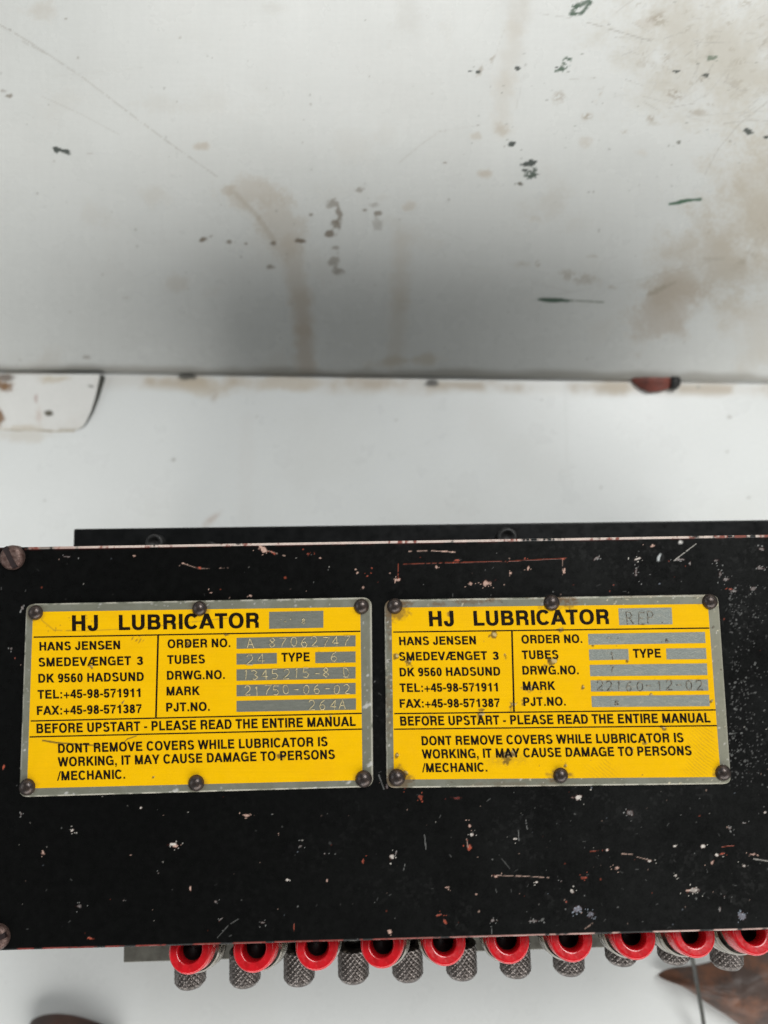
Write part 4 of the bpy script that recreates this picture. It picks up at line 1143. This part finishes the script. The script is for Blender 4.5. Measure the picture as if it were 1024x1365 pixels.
# front rail under the outlets
ZB = LID - 0.058
a0 = at1(164.5, 1283.5, ZB); a1 = at1(1060, 1255.5, ZB)
rail = prism([(a0.x, a0.y + 0.03), (a0.x, a0.y), (a1.x, a1.y), (a1.x, a1.y + 0.03)], ZB - 0.006, ZB, bevel=0.0004)
from_bm('front_rail', rail, M['rail'], lub)

# ------------------------------------------------------------------ things lying on the floor
# torn paint-covered tab beside the panel foot
M['flaking'] = painted('flaking_white_paint', 0.4, 0.65, vary=0.04, scale=60, bump_s=0.2, bump_d=0.0005, grain=500, relief=0.0006)
M['tab_edge'] = plain('shaded_tab_edge', (0.045, 0.05, 0.045), 0.6, col2=(0.09, 0.085, 0.07), scale=150)  # tab side lies in shade; that darkness is put into this colour
ty = np.linspace(499, 573.5, 90); tx = np.linspace(0, 1, 220)
rgt = np.interp(ty, [499, 512, 530, 548, 560, 567, 571, 573.5], [133.5, 131, 127, 121.5, 116, 112, 107, 100])
TX = -60 + tx[None] * (rgt[:, None] + 60); TY = ty[:, None] * np.ones_like(tx)[None]
TY = TY - (2.0 * sstep(60, -20, TX) + 3.5 * (fbm(TX, TX * 0, 22, 4, 76) - 0.5)) * ((TY - 499) / 75) ** 3
hh_ = 0.00012 + 0.0046 * np.clip((573.5 - TY) / 74, 0, 1) ** 0.9 * (0.35 + 0.65 * sstep(0, 110, TX)) + 0.0002 * fbm(TX, TY, 30, 3, 77)
TP = at(TX, TY, 0.0)
d_ = TP - CAM
TP = CAM + d_ * ((hh_ - CAM[2]) / (0 - CAM[2]))[..., None]
tp = Paint(TX, TY, (0.70, 0.695, 0.67))
tp.mix(sstep(0.45, 0.75, fbm(TX, TY, 40, 4, 78)) * 0.4, (0.58, 0.54, 0.48)); tp.m *= 0
tp.mix((1 - sstep(0, 5, 573.5 - TY)) * sstep(0.35, 0.6, fbm(TX, TY, 12, 3, 79)) * 0.6, (0.38, 0.34, 0.27))
tp.blob(5, 512, 17, 12, RUST, 0.95, 15, 0.5, 1.1); tp.blob(9, 503, 12, 6, (0.09, 0.05, 0.025), 0.8, 0, 0.5, 0.9); tp.blob(0, 556, 7, 11, RUST, 0.9, 0, 0.5, 0.9)
tp.blob(65, 551, 6, 4, (0.07, 0.06, 0.035), 0.95, 10, 0.5, 0.7); tp.blob(48, 532, 2.5, 7, (0.42, 0.30, 0.27), 0.6, 0, 0.6, 0.8); tp.blob(52, 553, 6, 12, (0.55, 0.46, 0.41), 0.6, 0, 0.8, 0.8)
tp.blob(122, 515, 6, 2.5, (0.10, 0.09, 0.07), 0.8, 10, 0.6, 0.7); tp.blob(80, 505, 28, 5, (0.50, 0.42, 0.30), 0.6, -5, 0.8, 0.9); tp.blob(25, 570, 40, 5, (0.52, 0.45, 0.35), 0.6, 0, 0.8, 0.9)
tab = grid_mesh('paint_tab', TP, tp, M['flaking'], None, flip=True)
# its torn side: a strip from the free edges down to the floor
edge_i = [(r, 219) for r in range(90)]
sv_, sf_ = [], []
for (r, c) in edge_i:
    p = Vector(TP[r, c]); k = r / 89
    out = 0.0011 * (1 - k) ** 0.5
    sv_ += [p, Vector((p.x + out, p.y - out * 0.2, 0.0002))]
for k in range(len(edge_i) - 1):
    sf_.append((2 * k, 2 * k + 1, 2 * k + 3, 2 * k + 2))
from_py('torn_edge', sv_, sf_, M['tab_edge'], tab)
sv_, sf_ = [], []
for c in range(220):
    p = Vector(TP[89, c]); sv_ += [p, Vector((p.x, p.y - 0.0008, 0.00005))]
for k in range(219): sf_.append((2 * k, 2 * k + 1, 2 * k + 3, 2 * k + 2))
M['tab_rim'] = plain('grubby_white_rim', (0.60, 0.57, 0.50), 0.5, col2=(0.36, 0.31, 0.23), scale=130)
from_py('front_edge', sv_, sf_, M['tab_rim'], tab)
tab['label'] = 'flaking white tab with rust spots and dark slanted edge at foot of leaning panel'
tab['category'] = 'metal tab'

# red-brown fragment peeping out from under the panel
M['oxide'] = plain('red_oxide', (0.20, 0.045, 0.028), 0.6, col2=(0.10, 0.03, 0.022), scale=160, bump_s=0.5, bump_d=0.0008)
M['tar'] = plain('black_tar', (0.012, 0.011, 0.011), 0.55)
def lens(pts, z0, z1, nm, mat, parent=None):
    bm = bmesh.new()
    lo, md, hi = [], [], []
    cx = sum(p[0] for p in pts) / len(pts); cy = sum(p[1] for p in pts) / len(pts)
    for (x, y) in pts:
        a = at1(x, y, z0 + (z1 - z0) * 0.4); lo.append(bm.verts.new((a.x, a.y, z0)))
        md.append(bm.verts.new(a))
        b = at1(cx + (x - cx) * 0.8, cy + (y - cy) * 0.75, z1); hi.append(bm.verts.new(b))
    n = len(pts)
    for A, Bq in ((lo, md), (md, hi)):
        for k in range(n): bm.faces.new((A[k], A[(k + 1) % n], Bq[(k + 1) % n], Bq[k]))
    bm.faces.new(hi); bm.faces.new(lo[::-1])
    return from_bm(nm, bm, mat, parent, True)
frag = lens([(840, 503), (846, 511), (855, 518), (866, 522.5), (878, 521.5), (890, 518), (898, 514), (898, 500), (870, 497)], 0.0003, 0.0035, 'oxide_flake', M['oxide'])
frag['label'] = 'red-brown flake with a black end poking out under the leaning panel'
frag['category'] = 'paint flake'
lens([(894, 500), (893, 518), (902, 518.5), (907, 514), (908, 506), (906, 500)], 0.0003, 0.0042, 'black_end', M['tar'], frag)

# rusty brown scrap lower right
M['scrap'] = plain('rusty_dark_scrap', (0.050, 0.028, 0.020), 0.55, col2=(0.17, 0.062, 0.026), scale=60, bump_s=0.5, bump_d=0.0012, thr=(0.48, 0.70))
outl = [(873, 1302), (888, 1305), (905, 1313), (925, 1325), (942, 1338), (962, 1350), (982, 1364), (1010, 1385), (1060, 1410), (1110, 1400), (1120, 1330), (1080, 1280), (1030, 1262), (1000, 1266), (975, 1274), (950, 1283), (925, 1289), (897, 1290), (882, 1296)]
bm = bmesh.new()
cen = at1(990, 1325, 0.016)
rings = []
for s, zz in ((1.0, 0.0), (1.0, 0.0035), (0.93, 0.0065), (0.78, 0.0105), (0.55, 0.0145), (0.28, 0.016)):
    ring = []
    for i, (x, y) in enumerate(outl):
        b = at1(x, y, 0.0035)
        q = Vector((cen.x + (b.x - cen.x) * s, cen.y + (b.y - cen.y) * s, zz + (0.0012 * math.sin(i * 1.9 + s * 7) if zz > 0.004 else 0)))
        ring.append(bm.verts.new(q))
    rings.append(ring)
n = len(outl)
for A, Bq in zip(rings[:-1], rings[1:]):
    for k in range(n): bm.faces.new((A[k], A[(k + 1) % n], Bq[(k + 1) % n], Bq[k]))
bm.faces.new(rings[-1]); bm.faces.new(rings[0][::-1])
scrap = from_bm('rusty_scrap', bm, M['scrap'], None, True)
ss = scrap.modifiers.new('smooth', 'SUBSURF'); ss.levels = 2; ss.render_levels = 2
scrap['label'] = 'pointed dark brown rusty scrap lying on the white floor under the cable'
scrap['category'] = 'scrap'

# brown lump lower left
M['lump'] = plain('brown_lump', (0.085, 0.035, 0.022), 0.45, col2=(0.03, 0.018, 0.014), scale=60, bump_s=0.4, bump_d=0.001)
outl = [(36, 1366), (42, 1359), (55, 1354.5), (72, 1353), (92, 1354.5), (112, 1359), (132, 1366), (160, 1378), (170, 1400), (120, 1425), (60, 1420), (34, 1395)]
bm = bmesh.new(); cen = at1(100, 1390, 0.01); rings = []
for s, zz in ((1.0, 0.0), (1.0, 0.004), (0.9, 0.008), (0.7, 0.0105), (0.35, 0.012)):
    rings.append([bm.verts.new(Vector((cen.x + (at1(x, y, 0.004).x - cen.x) * s, cen.y + (at1(x, y, 0.004).y - cen.y) * s, zz))) for x, y in outl])
n = len(outl)
for A, Bq in zip(rings[:-1], rings[1:]):
    for k in range(n): bm.faces.new((A[k], A[(k + 1) % n], Bq[(k + 1) % n], Bq[k]))
bm.faces.new(rings[-1]); bm.faces.new(rings[0][::-1])
lump = from_bm('brown_lump', bm, M['lump'], None, True)
ss = lump.modifiers.new('smooth', 'SUBSURF'); ss.levels = 2; ss.render_levels = 2
lump['label'] = 'rounded reddish brown lump at bottom left edge of the white floor'
lump['category'] = 'scrap'

# thin black cable
M['cable'] = plain('black_cable', (0.014, 0.014, 0.012), 0.4, col2=(0.03, 0.032, 0.02), scale=200)
pts = []
path = [(912, 1235, 0.045), (922, 1275, 0.034), (926, 1292, 0.026), (929, 1310, 0.020), (932, 1328, 0.016), (936, 1350, 0.012), (939, 1370, 0.009), (944, 1400, 0.006), (950, 1440, 0.0035), (960, 1500, 0.002)]
for a, b in zip(path[:-1], path[1:]):
    for k in range(5):
        t = k / 5
        pts.append(at1(a[0] + (b[0] - a[0]) * t, a[1] + (b[1] - a[1]) * t, a[2] + (b[2] - a[2]) * t))
pts.append(at1(*path[-1]))
cb = from_bm('cable', tube(pts, 0.00095, 14), M['cable'], None, True)
cb['label'] = 'thin black cable hanging from the box across the brown scrap'
cb['category'] = 'cable'
